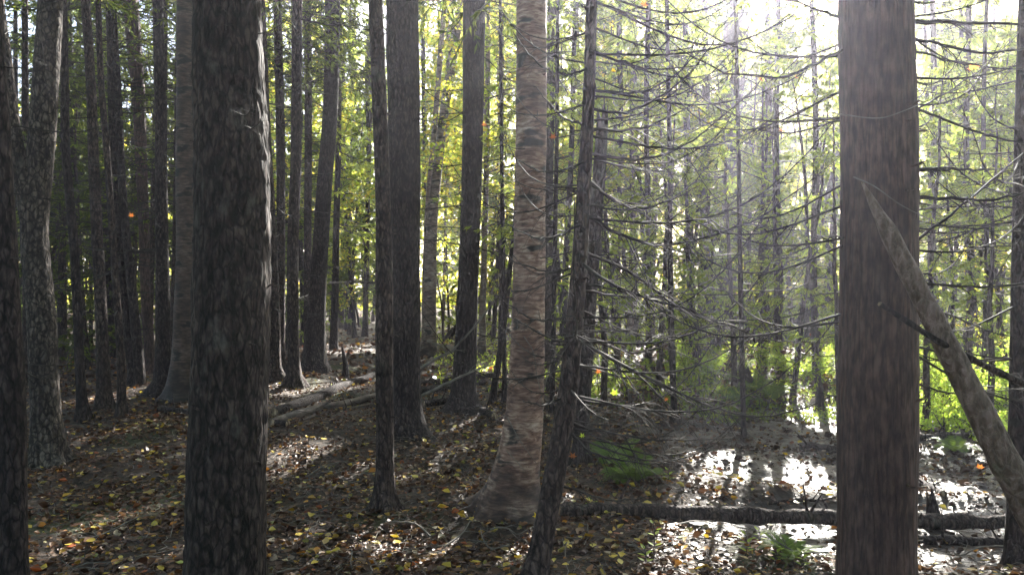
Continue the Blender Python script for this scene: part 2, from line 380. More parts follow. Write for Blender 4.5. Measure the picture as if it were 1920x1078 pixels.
def branch_paths(P0, az, L, slope, droop, lift, K=9, wig=.03):
    """N main branches leaving P0; returns (N,K,3)"""
    n = len(P0); s = np.linspace(0, 1, K)
    d = np.stack([np.sin(az), np.cos(az)], -1)
    side = np.stack([np.cos(az), -np.sin(az)], -1)
    sw = Nrm(0, .10, n)[:, None]*s**2*L[:, None]+wig*L[:, None]*np.cumsum(Nrm(0, .35, (n, K)), 1)*s
    xy = P0[:, None, :2]+d[:, None]*(L[:, None]*s)[..., None]+side[:, None]*sw[..., None]
    z = P0[:, 2, None]+L[:, None]*(slope[:, None]*s-droop[:, None]*s**1.3*(1.4-s)+lift[:, None]*s**3)+wig*.7*L[:, None]*np.cumsum(Nrm(0, .3, (n, K)), 1)*s
    return np.concatenate([xy, z[..., None]], -1)
def sub_twigs(P, R, per, lf=(.12, .4), K=5, smin=.15, down=.25, rmul=.5, rmin=.0016):
    """side twigs on the branches P (N,K,3)"""
    N, Kb, _ = P.shape; n = N*per
    b = np.repeat(np.arange(N), per); s = np.sort(U(smin, .98, n)); rng.shuffle(s)
    f = s*(Kb-1); k = np.minimum(f.astype(int), Kb-2); t = (f-k)[:, None]
    p = P[b, k]*(1-t)+P[b, k+1]*t; T = norm(P[b, k+1]-P[b, k]); L0 = np.linalg.norm(P[b, -1]-P[b, 0], axis=1)
    L = L0*U(*lf, n)*(1.15-s)
    sd = norm(np.cross(T, np.array([0, 0, 1.])))*np.where(rng.random(n) < .5, -1, 1)[:, None]
    d = norm(T*U(.3, 1.1, n)[:, None]+sd*U(.4, 1, n)[:, None]+np.array([0, 0, 1.])*Nrm(-.1, .4, n)[:, None])
    q = np.linspace(0, 1, K)
    cur = norm(Nrm(size=(n, 3)))*U(0, .3, n)[:, None]
    W = p[:, None]+d[:, None]*(L[:, None]*q)[..., None]+cur[:, None]*(L[:, None]*q**2)[..., None]
    W[:, :, 2] -= down*L[:, None]*q**2*U(.2, 1.4, n)[:, None]
    r0 = np.maximum(R[b, k]*rmul, rmin)
    return W, r0[:, None]*(1-.75*q)
def branch_geo(P, R, per=10, tert=3, sides=5, down=.25, lf=(.12, .4), G=None):
    G = G or Geo(); G.add(*tubes(P, R, sides))
    if per:
        W, rw = sub_twigs(P, R, per, lf, down=down); G.add(*tubes(W, rw, 3))
        if tert:
            W2, r2 = sub_twigs(W, rw, tert, (.2, .55), K=3, rmul=.6, rmin=.0011, down=down); G.add(*tubes(W2, r2, 3))
            return G, W2
        return G, W
    return G, P
def px_path(pp, K=12):
    """smooth 3-D path through (photo x, photo y, depth) points"""
    A = np.array([pt(*p) for p in pp]); u = np.linspace(0, 1, len(A)); q = np.linspace(0, 1, K)
    return np.stack([spline(q, u, A[:, j]) for j in range(3)], -1)

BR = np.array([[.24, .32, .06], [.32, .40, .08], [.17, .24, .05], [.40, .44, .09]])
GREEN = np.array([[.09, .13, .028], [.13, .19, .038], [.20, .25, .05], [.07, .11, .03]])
YELLOW = np.array([[.36, .40, .06], [.46, .46, .07], [.26, .34, .05], [.55, .46, .08], [.20, .28, .05]])
def tints(n, pal, jit=.18):
    c = pal[rng.integers(0, len(pal), n)]*(1+Nrm(0, jit, (n, 1))); return np.clip(np.repeat(c, 4, 0), .004, .8)
def needle_sprays(G, W, per, L=(.05, .11), wd=.16, pal=GREEN, hang=.5):
    """small needle blades all along the twigs W (N,K,3)"""
    N, K, _ = W.shape; n = N*per; b = np.repeat(np.arange(N), per); s = U(0, 1, n)*(K-1); k = np.minimum(s.astype(int), K-2); t = (s-k)[:, None]
    p = W[b, k]*(1-t)+W[b, k+1]*t; T = norm(W[b, k+1]-W[b, k])
    d = norm(T+rdir(n)*.55+np.array([0, 0, -1.])*hang*U(0, 1, n)[:, None]); ln = U(*L, n)
    p = p+d*ln[:, None]*.4; kp = keep(p)
    p, d, ln = p[kp], d[kp], ln[kp]
    G.add(*kites(p, d, rdir(len(p)), ln, ln*wd), tints(len(p), pal), 1)
def crown(T, root, z0, z1, nb, spread, per, blade, kind='spruce', pal=GREEN, name='crown'):
    """living crown: limbs and twigs carrying needles or leaves"""
    if T.Y > 12: z1 = min(z1, CAMZ+.372*T.Y+.8, T.top-.2)
    z0 = min(z0, z1-1.5)
    zz = U(z0, z1, nb); P0 = np.array([at(T, z)[0] for z in zz]); f = 1-(zz-z0)/(max(T.top, z1)-z0+.01)
    L = spread*(.25+.75*f)*U(.6, 1.1, nb)
    if kind == 'spruce': P = branch_paths(P0, U(0, 2*math.pi, nb), L, U(-.1, .1, nb), U(.2, .5, nb), U(.1, .35, nb), 7)
    else: P = branch_paths(P0, U(0, 2*math.pi, nb), L, U(.3, .9, nb), U(0, .2, nb), U(-.2, .2, nb), 7, .06)
    kp = keep(P[:, 3], .92); kp[0] = True; P = P[kp]; L = L[kp]
    R = (.004+.005*L)[:, None]*np.linspace(1, .25, 7)
    G = Geo(); G.add(*tubes(P, R, 3)); W, rw = sub_twigs(P, R, 7, (.2, .5), K=4, down=.35 if kind == 'spruce' else .15); kp = keep(W[:, 2]); kp[0] = True; W, rw = W[kp], rw[kp]; G.add(*tubes(W, rw, 3))
    G2 = G
    if kind == 'spruce': needle_sprays(G2, W, per, (blade*.7, blade*1.3), .2, pal)
    else:
        N = len(W)*per; b = np.repeat(np.arange(len(W)), per); p = W[b, rng.integers(1, 4, N)]+Nrm(0, .09, (N, 3)); kp = keep(p); p = p[kp]; n = len(p)
        ln = U(.7, 1.3, n)*blade
        G2.add(*kites(p, rdir(n)+np.array([0, 0, -.5]), rdir(n)+np.array([0, 0, .8]), ln, ln*.72), tints(n, pal), 1)
    G2.build(name, [M['twig'], M['needle'] if kind == 'spruce' else M['leaf']], root, T.base)

ANCH = []                                      # named trunks, used to describe the far ones between them
def tree(pts, label, species='spruce', mt='spruce', height=14, cat='tree', group=None, Y=None, rings=60, sides=14, relief=0,
         flare=.25, dead=(0, 0, 0, 0), cr=None, broken=False, lean_y=0, anchor=None, individual=False, twigmat_='twig', bias=None, name=None, roots=4):
    T = make_trunk(pts, height, Y, rings=rings, sides=sides, relief=relief, flare=flare, broken=broken, lean_y=lean_y, roots=roots)
    root = thing(name or species+'_tree', T.base, label, cat, group)
    T.geo.build('trunk', M[mt], root, T.base, smooth=True)
    n, za, zb, Lb = dead
    if n:
        zz = np.sort(U(za, min(zb, T.top-.1), n)); PR = [at(T, z) for z in zz]
        P0 = np.array([p for p, _ in PR]); r0 = np.array([r for _, r in PR])
        az = U(0, 2*math.pi, n)
        if bias is not None: az = np.where(rng.random(n) < .65, bias+Nrm(0, .55, n), az)
        P0 = P0+np.stack([np.sin(az), np.cos(az), az*0], -1)*(r0*.7)[:, None]
        L = Lb*U(.35, 1.1, n); P = branch_paths(P0, az, L, U(-.15, .25, n), U(0, .4, n), U(0, .5, n), 9, .025)
        R = np.clip(.0022+.0042*L, .002, .014)[:, None]*np.linspace(1, .3, 9)
        R = R*(1+max(0, T.Y-8)*.06)
        if individual:
            for k in range(n):
                G, _ = branch_geo(P[k:k+1], R[k:k+1], int(5+L[k]*7), 2, 5); G.build('branch', M[twigmat_], root, T.base)
        else:
            G, _ = branch_geo(P, R, 7, 2 if T.Y < 16 else 1, 3); tag(G.build('dead_twigs', M[twigmat_], root, T.base), kind='stuff')
    if cr: crown(T, root, *cr)
    root['px'] = pts[-1][0] if False else pts[0][0]; ANCH.append((pts[0][0], T.Y, anchor)) if anchor else None
    del root['px']
    return T, root

# crown arguments: z0, z1, number of limbs, spread, blades per twig, blade length
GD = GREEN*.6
CR = (5.0, 14, 60, 2.3, 17, .13, 'spruce', GD)
CRs = (5.2, 13, 48, 1.7, 18, .09, 'spruce', GD)
# ---- nearest trunks
T0, r0_ = tree([(24, 1078, 48), (22, 800, 46), (14, 560, 42), (2, 280, 36), (-16, 0, 34)], 'dark trunk cut by the left edge of the photo, nearest on that side', mt='dark', Y=3.9, dead=(16, .9, 3.2, .7), individual=True, anchor='the left edge trunk', cr=CR, sides=28, relief=.003, rings=160)
TA, rA = tree([(90, 868, 60), (85, 780, 52), (76, 600, 48), (64, 440, 46), (76, 300, 45), (90, 120, 43), (98, 0, 42)], 'crooked forked grey trunk, second from the left edge', species='birch', mt='grey', dead=(12, 1, 4, .9), individual=True, anchor='the forked trunk', cr=(6, 14, 26, 2.2, 8, .09, 'leaf', YELLOW), sides=30, relief=.006, rings=200, flare=.12)
fk = px_path([(66, 470, TA.Y), (48, 370, TA.Y-.05), (22, 240, TA.Y-.1), (6, 100, TA.Y-.1), (-6, 0, TA.Y-.1), (-20, -200, TA.Y-.1)], 14)
Geo().add(*tubes(fk[None], np.linspace(.085, .05, 14)[None], 14)).build('fork_stem', M['grey'], rA, TA.base, smooth=True)
TJ, rJ = tree([(428, 1180, 150), (430, 1078, 142), (436, 800, 136), (440, 540, 134), (438, 300, 130), (430, 100, 122), (428, 0, 118)], 'broad near trunk with scaly dark bark and pale flakes down its right edge', mt='spruce_old', Y=3.55, dead=(7, 2.0, 3.6, .35), individual=True, anchor='the scaly trunk', cr=CR, sides=110, relief=.009, rings=520, height=16)
TM, rM = tree([(1645, 1200, 148), (1646, 1078, 140), (1648, 800, 138), (1651, 540, 136), (1650, 300, 134), (1644, 100, 131), (1642, 0, 130)], 'broad reddish trunk with vertical streaks, nearest one on the right', mt='red', Y=3.5, anchor='the reddish trunk', cr=CR, sides=80, relief=.0035, rings=360, height=16)
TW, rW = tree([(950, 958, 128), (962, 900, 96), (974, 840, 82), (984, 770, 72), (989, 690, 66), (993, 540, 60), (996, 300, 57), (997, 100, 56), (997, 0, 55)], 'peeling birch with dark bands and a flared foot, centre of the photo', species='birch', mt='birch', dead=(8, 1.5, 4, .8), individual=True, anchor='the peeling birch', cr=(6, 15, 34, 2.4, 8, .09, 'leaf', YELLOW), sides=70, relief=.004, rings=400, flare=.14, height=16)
TS, rS = tree([(721, 955, 40), (722, 900, 34), (722, 800, 33), (720, 600, 32), (718, 420, 29), (712, 200, 27), (704, 0, 26)], 'slim straight trunk standing just left in front of the thick dark one', mt='spruce', dead=(7, 1.6, 3.8, .5), individual=True, anchor='the slim straight trunk', cr=CRs, sides=30, relief=.003, rings=200)
TT, rT = tree([(765, 815, 62), (765, 770, 54), (762, 600, 54), (759, 300, 58), (755, 100, 60), (754, 0, 60)], 'thick straight dark trunk left of centre, root spreading at its foot', mt='dark', dead=(16, 1.6, 5, 1.1), individual=True, anchor='the thick dark trunk', cr=CR, sides=40, relief=.005, rings=240, flare=.45, height=17)
TV, rV = tree([(866, 772, 56), (868, 735, 48), (873, 650, 42), (880, 500, 38), (886, 300, 38), (889, 0, 42)], 'dark trunk between thick dark trunk and peeling birch, leaning on log', mt='dark', dead=(30, 1.8, 6, 1.4), individual=True, anchor='the dark mid trunk', cr=CR, sides=36, relief=.004, rings=220, flare=.5)
TY, rY = tree([(990, 1120, 50), (1003, 1078, 46), (1028, 960, 42), (1048, 850, 40), (1062, 760, 37), (1074, 650, 34), (1086, 500, 29), (1096, 330, 25), (1104, 180, 22), (1109, 0, 20)], 'thin leaning spruce with long bare branches reaching right, centre foreground', mt='spruce', Y=4.25, anchor='the leaning spruce', cr=(4.6, 8, 22, 1.2, 8, .12), sides=30, relief=.003, rings=260, height=8.5, flare=.1)
TZ, rZ = tree([(1088, 872, 34), (1092, 800, 27), (1098, 700, 26), (1108, 520, 27), (1119, 380, 25), (1126, 285, 23), (1130, 222, 20)], 'dead trunk snapped off at the top, right behind the thin leaning spruce', mt='dark', dead=(10, .9, 2.7, .9), individual=True, broken=True, sides=26, relief=.005, rings=160, anchor='the snapped trunk', height=3)
TR, rR = tree([(1908, 1100, 38), (1908, 900, 33), (1911, 600, 27), (1914, 370, 24), (1918, 150, 21), (1922, 0, 20)], 'trunk at the right edge of the photo behind the leaning log', mt='dark', Y=4.6, dead=(8, 1.2, 3.5, .8), individual=True, anchor='the right edge trunk', cr=CRs, sides=26, relief=.003, rings=140)
# ---- left stand, mid distance
mid = [
 ([(155, 790, 20), (150, 700, 17), (144, 560, 16), (138, 450, 16), (124, 300, 15), (121, 130, 14), (118, 0, 13)], 'slender bent dark trunk immediately right of the forked trunk', 'dark', 'the bent trunk'),
 ([(196, 768, 27), (192, 640, 22), (184, 480, 20), (175, 300, 19), (169, 150, 17), (160, 0, 16)], 'dark trunk bowing left, third slim trunk right of the forked one', 'spruce', 'the bowed trunk'),
 ([(228, 782, 17), (225, 650, 14), (216, 520, 13), (202, 300, 12), (190, 150, 11), (184, 0, 10)], 'thin pole with a sunlit right edge, rooted in front of the bowed trunk', 'spruce', 'the thin pole'),
 ([(252, 722, 22), (240, 620, 19), (224, 480, 18), (213, 250, 17), (206, 0, 16)], 'slim trunk right behind the thin pole', 'dark', 'the trunk behind the pole'),
 ([(283, 700, 20), (274, 560, 18), (268, 380, 19), (257, 160, 24), (244, 0, 28)], 'reddish trunk widening upward between two dark slim trunks', 'red', 'the reddish slim trunk'),
 ([(313, 738, 44), (308, 690, 32), (305, 560, 26), (302, 300, 21), (296, 0, 19)], 'dark trunk standing close to the left of the banded grey trunk', 'dark', 'the banded trunk neighbour'),
 ([(512, 712, 30), (513, 600, 25), (506, 420, 24), (494, 200, 22), (486, 0, 20)], 'trunk half hidden behind the right edge of the broad scaly one', 'spruce', 'the half hidden trunk'),
 ([(523, 700, 22), (526, 540, 17), (526, 250, 16), (520, 0, 15)], 'slim trunk between the half hidden one and the sunlit-edged one', 'spruce', 'the next slim trunk'),
 ([(553, 726, 32), (552, 690, 25), (549, 540, 22), (555, 300, 20), (557, 0, 18)], 'straight trunk with sunlit edge on bright litter, right of broad scaly trunk', 'spruce', 'the sunlit-edged trunk'),
 ([(579, 668, 18), (577, 540, 15), (578, 300, 14), (577, 0, 13)], 'narrow pole close behind the sunlit-edged trunk on its right', 'spruce', 'the narrow pole'),
 ([(590, 696, 48), (592, 640, 38), (600, 500, 31), (609, 350, 29), (619, 200, 28), (624, 0, 28)], 'dark trunk leaning right as it rises, beside the leafy path', 'dark', 'the right-leaning trunk'),
 ([(636, 614, 18), (643, 520, 15), (648, 440, 15), (643, 340, 13), (640, 100, 12)], 'small wavy trunk beside the path, beyond the right-leaning one', 'spruce', 'the wavy trunk'),
 ([(686, 606, 12), (682, 480, 11), (673, 350, 10), (662, 200, 9), (655, 0, 8)], 'thin curved tree at the far end of the path', 'spruce', 'the thin curved tree'),
]
for pts, lab, m_, an_ in mid:
    tree(pts, lab, mt=m_, anchor=an_, dead=(int(U(34, 46)), 1.0, 6.5, 1.2), cr=CRs, rings=70, sides=16, height=U(11.5, 14.5), group='trunks of the left stand', individual=False)
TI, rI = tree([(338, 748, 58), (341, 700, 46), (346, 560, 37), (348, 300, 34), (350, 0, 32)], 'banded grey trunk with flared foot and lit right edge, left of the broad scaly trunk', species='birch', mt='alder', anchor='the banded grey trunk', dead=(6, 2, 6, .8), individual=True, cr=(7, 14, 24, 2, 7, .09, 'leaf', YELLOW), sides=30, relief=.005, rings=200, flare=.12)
tree([(804, 668, 30), (806, 540, 24), (812, 400, 20), (828, 250, 18), (848, 110, 18), (866, 0, 17)], 'sunlit birch leaning right between the thick dark trunk and the next', species='birch', mt='birch_white', anchor='the sunlit birch', dead=(14, 2, 8, 1.2), cr=(8, 14, 24, 2.2, 8, .10, 'leaf', YELLOW), rings=80, sides=16)
tree([(797, 660, 14), (798, 500, 11), (803, 380, 10), (818, 200, 10), (834, 0, 9)], 'thinner birch right beside the sunlit leaning birch, on its left', species='birch', mt='birch_white', dead=(12, 2, 8, 1.2), cr=(8, 13, 18, 1.8, 8, .10, 'leaf', YELLOW), rings=80, sides=12)
tree([(1026, 690, 24), (1028, 400, 19), (1031, 200, 18), (1036, 0, 18)], 'grey trunk peeping out behind the right edge of the peeling birch', mt='spruce', anchor='the hidden grey trunk', dead=(26, 1.5, 7, 1.2), cr=CRs, rings=60)
tree([(924, 756, 13), (938, 660, 12), (952, 540, 11), (960, 470, 9), (972, 330, 5)], 'thin dead pole leaning right against the peeling birch', mt='dark', broken=True, dead=(6, .8, 1.9, .4), name='dead_pole', cat='dead pole', sides=10, height=2)
right = [
 ([(1362, 622, 42), (1364, 500, 36), (1371, 400, 34), (1377, 200, 32), (1380, 0, 30)], 'widest trunk of the far right stand, halfway between snapped trunk and broad reddish one', 'spruce', 'the wide far trunk', 11),
 ([(1326, 628, 17), (1325, 450, 14), (1325, 280, 13), (1322, 60, 12)], 'dark straight slim trunk immediately left of the widest far right trunk', 'dark', 'the straight slim trunk', 14),
 ([(1424, 626, 20), (1428, 500, 15), (1434, 400, 14), (1441, 230, 13), (1440, 60, 12)], 'slim trunk with a slight kink, right of the widest far right trunk', 'red', 'the kinked slim trunk', 11),
 ([(1190, 640, 14), (1188, 480, 12), (1186, 300, 11), (1184, 100, 10)], 'slim dark trunk close right of the snapped trunk', 'dark', 'the slim dark trunk', 13),
 ([(1154, 630, 12), (1153, 480, 10), (1154, 330, 9), (1150, 150, 8)], 'thin pole between the snapped trunk and the slim dark one', 'spruce', 'the thin right pole', 12),
 ([(1494, 632, 17), (1512, 540, 14), (1532, 450, 12), (1549, 380, 11), (1580, 250, 9)], 'dark trunk leaning strongly right, left of the broad reddish trunk', 'dark', 'the tilted trunk', 9),
 ([(1546, 612, 15), (1556, 500, 13), (1566, 400, 12), (1576, 250, 10)], 'slim trunk with a slight lean, close left of the broad reddish trunk', 'dark', 'the slim far trunk', 11),
 ([(1394, 612, 9), (1399, 500, 8), (1404, 400, 7), (1408, 200, 6)], 'very thin pole between the widest far right trunk and the kinked one', 'spruce', None, 9),
]
for pts, lab, m_, an_, h_ in right:
    tree(pts, lab, mt=m_, anchor=an_, dead=(64, .8, 8, 1.7), cr=(3.0, h_+2, 56, 2.0, 14, .15), rings=60, sides=14, height=h_, group='trunks of the far right stand')
for pts, lab in (([(1440, 626, 7), (1452, 570, 6), (1466, 510, 5), (1478, 450, 4)], 'short thin leaning dead stem right of the kinked slim trunk'),
                 ([(1180, 650, 9), (1200, 590, 8), (1222, 530, 7), (1236, 490, 5)], 'short dead stem leaning right beside the slim dark trunk'),
                 ([(838, 640, 17), (868, 600, 14), (900, 560, 12), (926, 520, 9)], 'thin dead stem leaning right across the gap behind the dark trunk'),
                 ([(1022, 735, 11), (1040, 690, 10), (1056, 640, 9), (1064, 600, 7)], 'short stem between the peeling birch and the thin leaning spruce')):
    tree(pts, lab, mt='dark', broken=True, dead=(5, .5, 1.6, .5), name='dead_pole', cat='dead pole', sides=10, rings=24, height=1, flare=.1)
for px, py, w_, h_, lab in ((646, 712, 11, 55, 'short snapped stake standing by the fallen logs left of centre'),
                            (1536, 770, 14, 70, 'black rotten stump standing at the far edge of the mud'),
                            (1398, 730, 30, 34, 'low dark mossy stump on the far bank of the mud'),
                            (1748, 985, 22, 44, 'broken stub behind the horizontal log, right of the broad reddish trunk')):
    tree([(px, py, w_), (px+2, py-h_*.5, w_*.85), (px-3, py-h_, w_*.6)], lab, mt='dark', broken=True, name='tree_stump', cat='stump', sides=14, rings=16, height=0, flare=.3, relief=.004)

# ------------------------------------------------------------------ long bare branches of the foreground trees
def path_branch(root, base, pp, r0, r1=.0015, per=9, tert=3, mt='twig', K=16, lf=(.08, .28), down=.3):
    P = px_path(pp, K); P[1:] += Nrm(0, .004, (K-1, 3))
    R = np.linspace(r0, r1, K)
    G, _ = branch_geo(P[None], R[None], per, tert, 6, lf=lf, down=down)
    return G.build('branch', M[mt], root, base)
y0 = TY.Y
for pp in [
 [(1110, 95, 0), (1170, 117, -.1), (1240, 131, -.2), (1330, 120, -.3)],
 [(1110, 170, 0), (1190, 175, .1), (1245, 155, .1), (1300, 110, .2), (1380, 20, .2)],
 [(1106, 203, 0), (1170, 210, -.1), (1240, 180, -.2), (1300, 130, -.3), (1345, 70, -.4)],
 [(1104, 243, 0), (1180, 245, .2), (1240, 228, .3), (1300, 195, .4), (1370, 140, .5)],
 [(1102, 287, 0), (1170, 297, 0), (1230, 295, 0), (1300, 262, 0), (1390, 190, 0), (1450, 120, 0)],
 [(1098, 335, 0), (1150, 375, .2), (1210, 392, .4), (1290, 350, .5), (1350, 290, .6)],
 [(1094, 385, 0), (1160, 393, -.2), (1240, 382, -.3), (1310, 350, -.4)],
 [(1092, 400, 0), (1150, 435, 0), (1230, 460, 0), (1290, 452, 0), (1360, 434, 0), (1430, 405, 0), (1505, 350, 0), (1580, 290, 0)],
 [(1088, 470, 0), (1160, 500, .1), (1230, 545, .2), (1290, 590, .2), (1380, 600, .3), (1480, 592, .3), (1580, 555, .3)],
 [(1086, 490, 0), (1140, 530, -.2), (1220, 560, -.3), (1300, 585, -.3), (1420, 630, -.3), (1540, 642, -.3)],
 [(1078, 540, 0), (1150, 555, .3), (1240, 560, .5), (1330, 600, .6), (1420, 610, .7)],
 [(1074, 625, 0), (1130, 642, .1), (1190, 660, .1), (1260, 640, .1), (1310, 600, .1)],
 [(1072, 630, 0), (1130, 665, 0), (1200, 700, -.1), (1280, 740, -.1), (1360, 772, -.1), (1440, 780, -.1), (1510, 762, -.1), (1560, 742, -.1)],
 [(1070, 680, 0), (1140, 700, .4), (1230, 720, .6), (1330, 770, .8), (1470, 790, .9)],
 [(1058, 790, 0), (1120, 806, 0), (1200, 822, 0), (1290, 824, 0), (1410, 818, 0)],
 [(1056, 800, 0), (1110, 845, -.1), (1180, 865, -.2), (1260, 870, -.2)],
 [(1042, 905, 0), (1100, 926, .1), (1160, 938, .2), (1220, 930, .2)],
 [(1100, 300, 0), (1060, 318, -.1), (1010, 320, -.2), (960, 290, -.3)],
 [(1090, 420, 0), (1050, 440, -.2), (1000, 445, -.3), (950, 420, -.4)],
 [(1084, 500, 0), (1040, 510, .1), (990, 500, .2), (930, 470, .3)],
 [(1078, 590, 0), (1030, 600, -.2), (980, 590, -.3), (940, 560, -.4)],
 [(1070, 640, 0), (1030, 635, .2), (985, 610, .3), (950, 590, .4)],
 [(1056, 745, 0), (1020, 760, -.2), (980, 750, -.3)],
 [(1106, 130, 0), (1060, 140, -.1), (1010, 120, -.2), (960, 60, -.3)],
 [(1100, 240, 0), (1050, 215, .1), (1000, 160, .2)],
]:
    L = len(pp); path_branch(rY, TY.base, [(a, b, y0+c) for a, b, c in pp], .0045+.0009*L, r1=.0022, per=8+3*L, lf=(.08, .40))
ym = TM.Y
for pp, r_ in [
 ([(1700, 44, .05), (1800, 42, .05), (1930, 48, .05), (2100, 60, 0)], .012),
 ([(1700, 70, 0), (1760, 84, -.1), (1850, 98, -.2), (1940, 90, -.3), (2050, 60, -.3)], .009),
 ([(1700, 90, .1), (1790, 115, .4), (1900, 130, .6), (2000, 120, .7)], .006),
 ([(1712, 320, 0), (1790, 317, -.05), (1868, 318, -.1)], .012),
 ([(1712, 370, 0), (1800, 372, -.1), (1860, 376, -.2), (1925, 360, -.3), (2000, 320, -.3)], .010),
 ([(1714, 390, 0), (1760, 390, .2), (1800, 384, .3)], .006),
 ([(1712, 455, .2), (1780, 405, .2), (1850, 345, .2), (1920, 285, .2), (1990, 210, .2)], .008),
 ([(1712, 430, .1), (1780, 425, .3), (1860, 432, .4), (1930, 436, .5)], .006),
 ([(1590, 88, 0), (1540, 115, 0), (1500, 135, 0), (1440, 147, 0), (1360, 137, 0), (1290, 100, 0), (1240, 60, 0)], .009),
 ([(1588, 35, 0), (1540, 22, .1), (1480, 0, .1), (1400, -20, .1)], .008),
 ([(1590, 230, .1), (1540, 225, .3), (1480, 205, .5), (1420, 160, .6), (1350, 120, .7)], .005),
 ([(1590, 446, 0), (1550, 447, 0), (1516, 450, 0)], .006),
 ([(1590, 540, .1), (1560, 548, .3), (1500, 560, .5), (1430, 556, .6)], .004),
 ([(1714, 560, .1), (1780, 590, .3), (1850, 620, .4), (1940, 640, .4)], .006),
 ([(1714, 650, .1), (1790, 665, .2), (1870, 700, .3), (1940, 712, .3)], .006),
 ([(1714, 720, .1), (1790, 735, .2), (1860, 732, .3), (1930, 728, .3)], .005),
 ([(1714, 210, 0), (1780, 170, .2), (1850, 120, .3), (1920, 50, .3)], .005),
 ([(1590, 740, .1), (1560, 742, .1), (1540, 738, .1)], .007),
]:
    path_branch(rM, TM.base, [(a, b, ym+c) for a, b, c in pp], r_, per=8+2*len(pp))
def more(T, root, n, za, zb, Lr, bias, sd, mt='twig'):
    zz = U(za, zb, n); az = bias+Nrm(0, sd, n)
    for z, a_ in zip(zz, az):
        p, r_ = at(T, z); p = p+np.array([math.sin(a_), math.cos(a_), 0])*r_*.8; L = U(*Lr)
        P = branch_paths(p[None], np.array([a_]), np.array([L]), U(-.25, .25, 1), U(.1, .45, 1), U(.2, .75, 1), 14, .02)
        G, _ = branch_geo(P, ((.0035+.0030*L)*np.linspace(1, .3, 14))[None], int(7+10*L), 3, 6, lf=(.10, .42), down=.35)
        G.build('branch', M[mt], root, T.base)
more(TY, rY, 34, .5, 3.3, (.5, 1.5), math.pi/2, .5); more(TY, rY, 16, .9, 3.3, (.3, .8), -math.pi/2, .5)
more(TM, rM, 12, 1.3, 3.0, (.5, 1.3), -math.pi/2+.5, .35); more(TM, rM, 14, 1.2, 3.0, (.5, 1.2), math.pi/2-.4, .35)
more(TR, rR, 14, 1.0, 3.2, (.5, 1.1), -math.pi/2, .6); more(TZ, rZ, 12, .9, 2.5, (.5, 1.2), math.pi/2, .8)
def stubs(T, root, n, za, zb, mt, big=1.0):
    for k in range(n):
        z = U(za, zb); a_ = U(math.pi*.5, math.pi*1.5)+rng.choice([-.6, .6]); p, r_ = at(T, z); d = np.array([math.sin(a_), math.cos(a_), U(-.1, .5)]); p = p+d*r_*.85; L = U(.02, .11)*big
        q = p+d*np.linspace(0, 1, 5)[:, None]*L+Nrm(0, .003, (5, 3)); Geo().add(*tubes(q[None], (U(.004, .010)*big*np.array([1.5, 1, .85, .7, .25]))[None], 6)).build('branch_stub', M[mt], root, T.base)
for T_, r_, n_, m_ in ((TJ, rJ, 14, 'spruce_old'), (TM, rM, 12, 'red'), (TW, rW, 6, 'birch'), (TS, rS, 14, 'spruce'), (TT, rT, 16, 'dark'), (TV, rV, 14, 'dark'), (TY, rY, 16, 'spruce'), (T0, r0_, 12, 'dark'), (TI, rI, 8, 'alder'), (TA, rA, 8, 'grey'), (TZ, rZ, 8, 'dark')):
    stubs(T_, r_, n_, .5, min(3.6, T_.top-.2), m_)
# thin bare shoot drooping across the reddish trunk
P = px_path([(1600, 332, 3.2), (1640, 350, 3.2), (1690, 385, 3.2), (1760, 420, 3.3)], 14)
tag(Geo().add(*tubes(P[None], np.linspace(.0035, .0015, 14)[None], 5)).build('thin_shoot', M['twig_pale'], origin=P[0]), 'pale thin dead shoot slanting down across the broad reddish trunk', 'twig')
P = px_path([(1560, 212, 3.15), (1640, 222, 3.15), (1690, 210, 3.2), (1790, 168, 3.3), (1900, 130, 3.4)], 18)
tag(Geo().add(*tubes(P[None], np.linspace(.003, .0015, 18)[None], 5)).build('thin_shoot', M['twig_pale'], origin=P[0]), 'pale thin shoot curving upward right across the broad reddish trunk, upper one', 'twig')

for pts, Y_, lab in (([(1216, 690, 14), (1218, 500, 12), (1212, 250, 10), (1216, 0, 8)], 13, 'spruce with hanging green sprays just right of the short leaning dead stem'),
                     ([(1300, 690, 14), (1296, 500, 12), (1290, 250, 10), (1284, 0, 8)], 15, 'spruce with hanging green sprays left of the straight slim trunk'),
                     ([(1530, 690, 14), (1526, 500, 12), (1530, 250, 10), (1522, 0, 8)], 12.5, 'spruce with hanging green sprays close left of the reddish trunk'),
                     ([(1460, 690, 13), (1462, 500, 11), (1456, 250, 9), (1460, 0, 8)], 16, 'spruce with hanging green sprays right of the kinked slim trunk'),
                     ([(1815, 690, 14), (1820, 500, 12), (1812, 250, 10), (1818, 0, 8)], 12, 'spruce with hanging green sprays above the leaning stem'),
                     ([(1750, 690, 12), (1745, 500, 11), (1752, 250, 9), (1748, 0, 8)], 15, 'spruce with hanging green sprays right of the reddish trunk'),
                     ([(1160, 690, 12), (1158, 500, 11), (1164, 250, 9), (1160, 0, 8)], 17, 'spruce with hanging green sprays close behind the snapped trunk')):
    tree(pts, lab, mt='spruce', Y=Y_, dead=(30, .7, 7, 1.4), cr=(1.2, 9, 84, 2.0, 20, .10, 'spruce', BR), rings=50, sides=9, height=CAMZ+.372*Y_+1, group='green spruces of the right side')
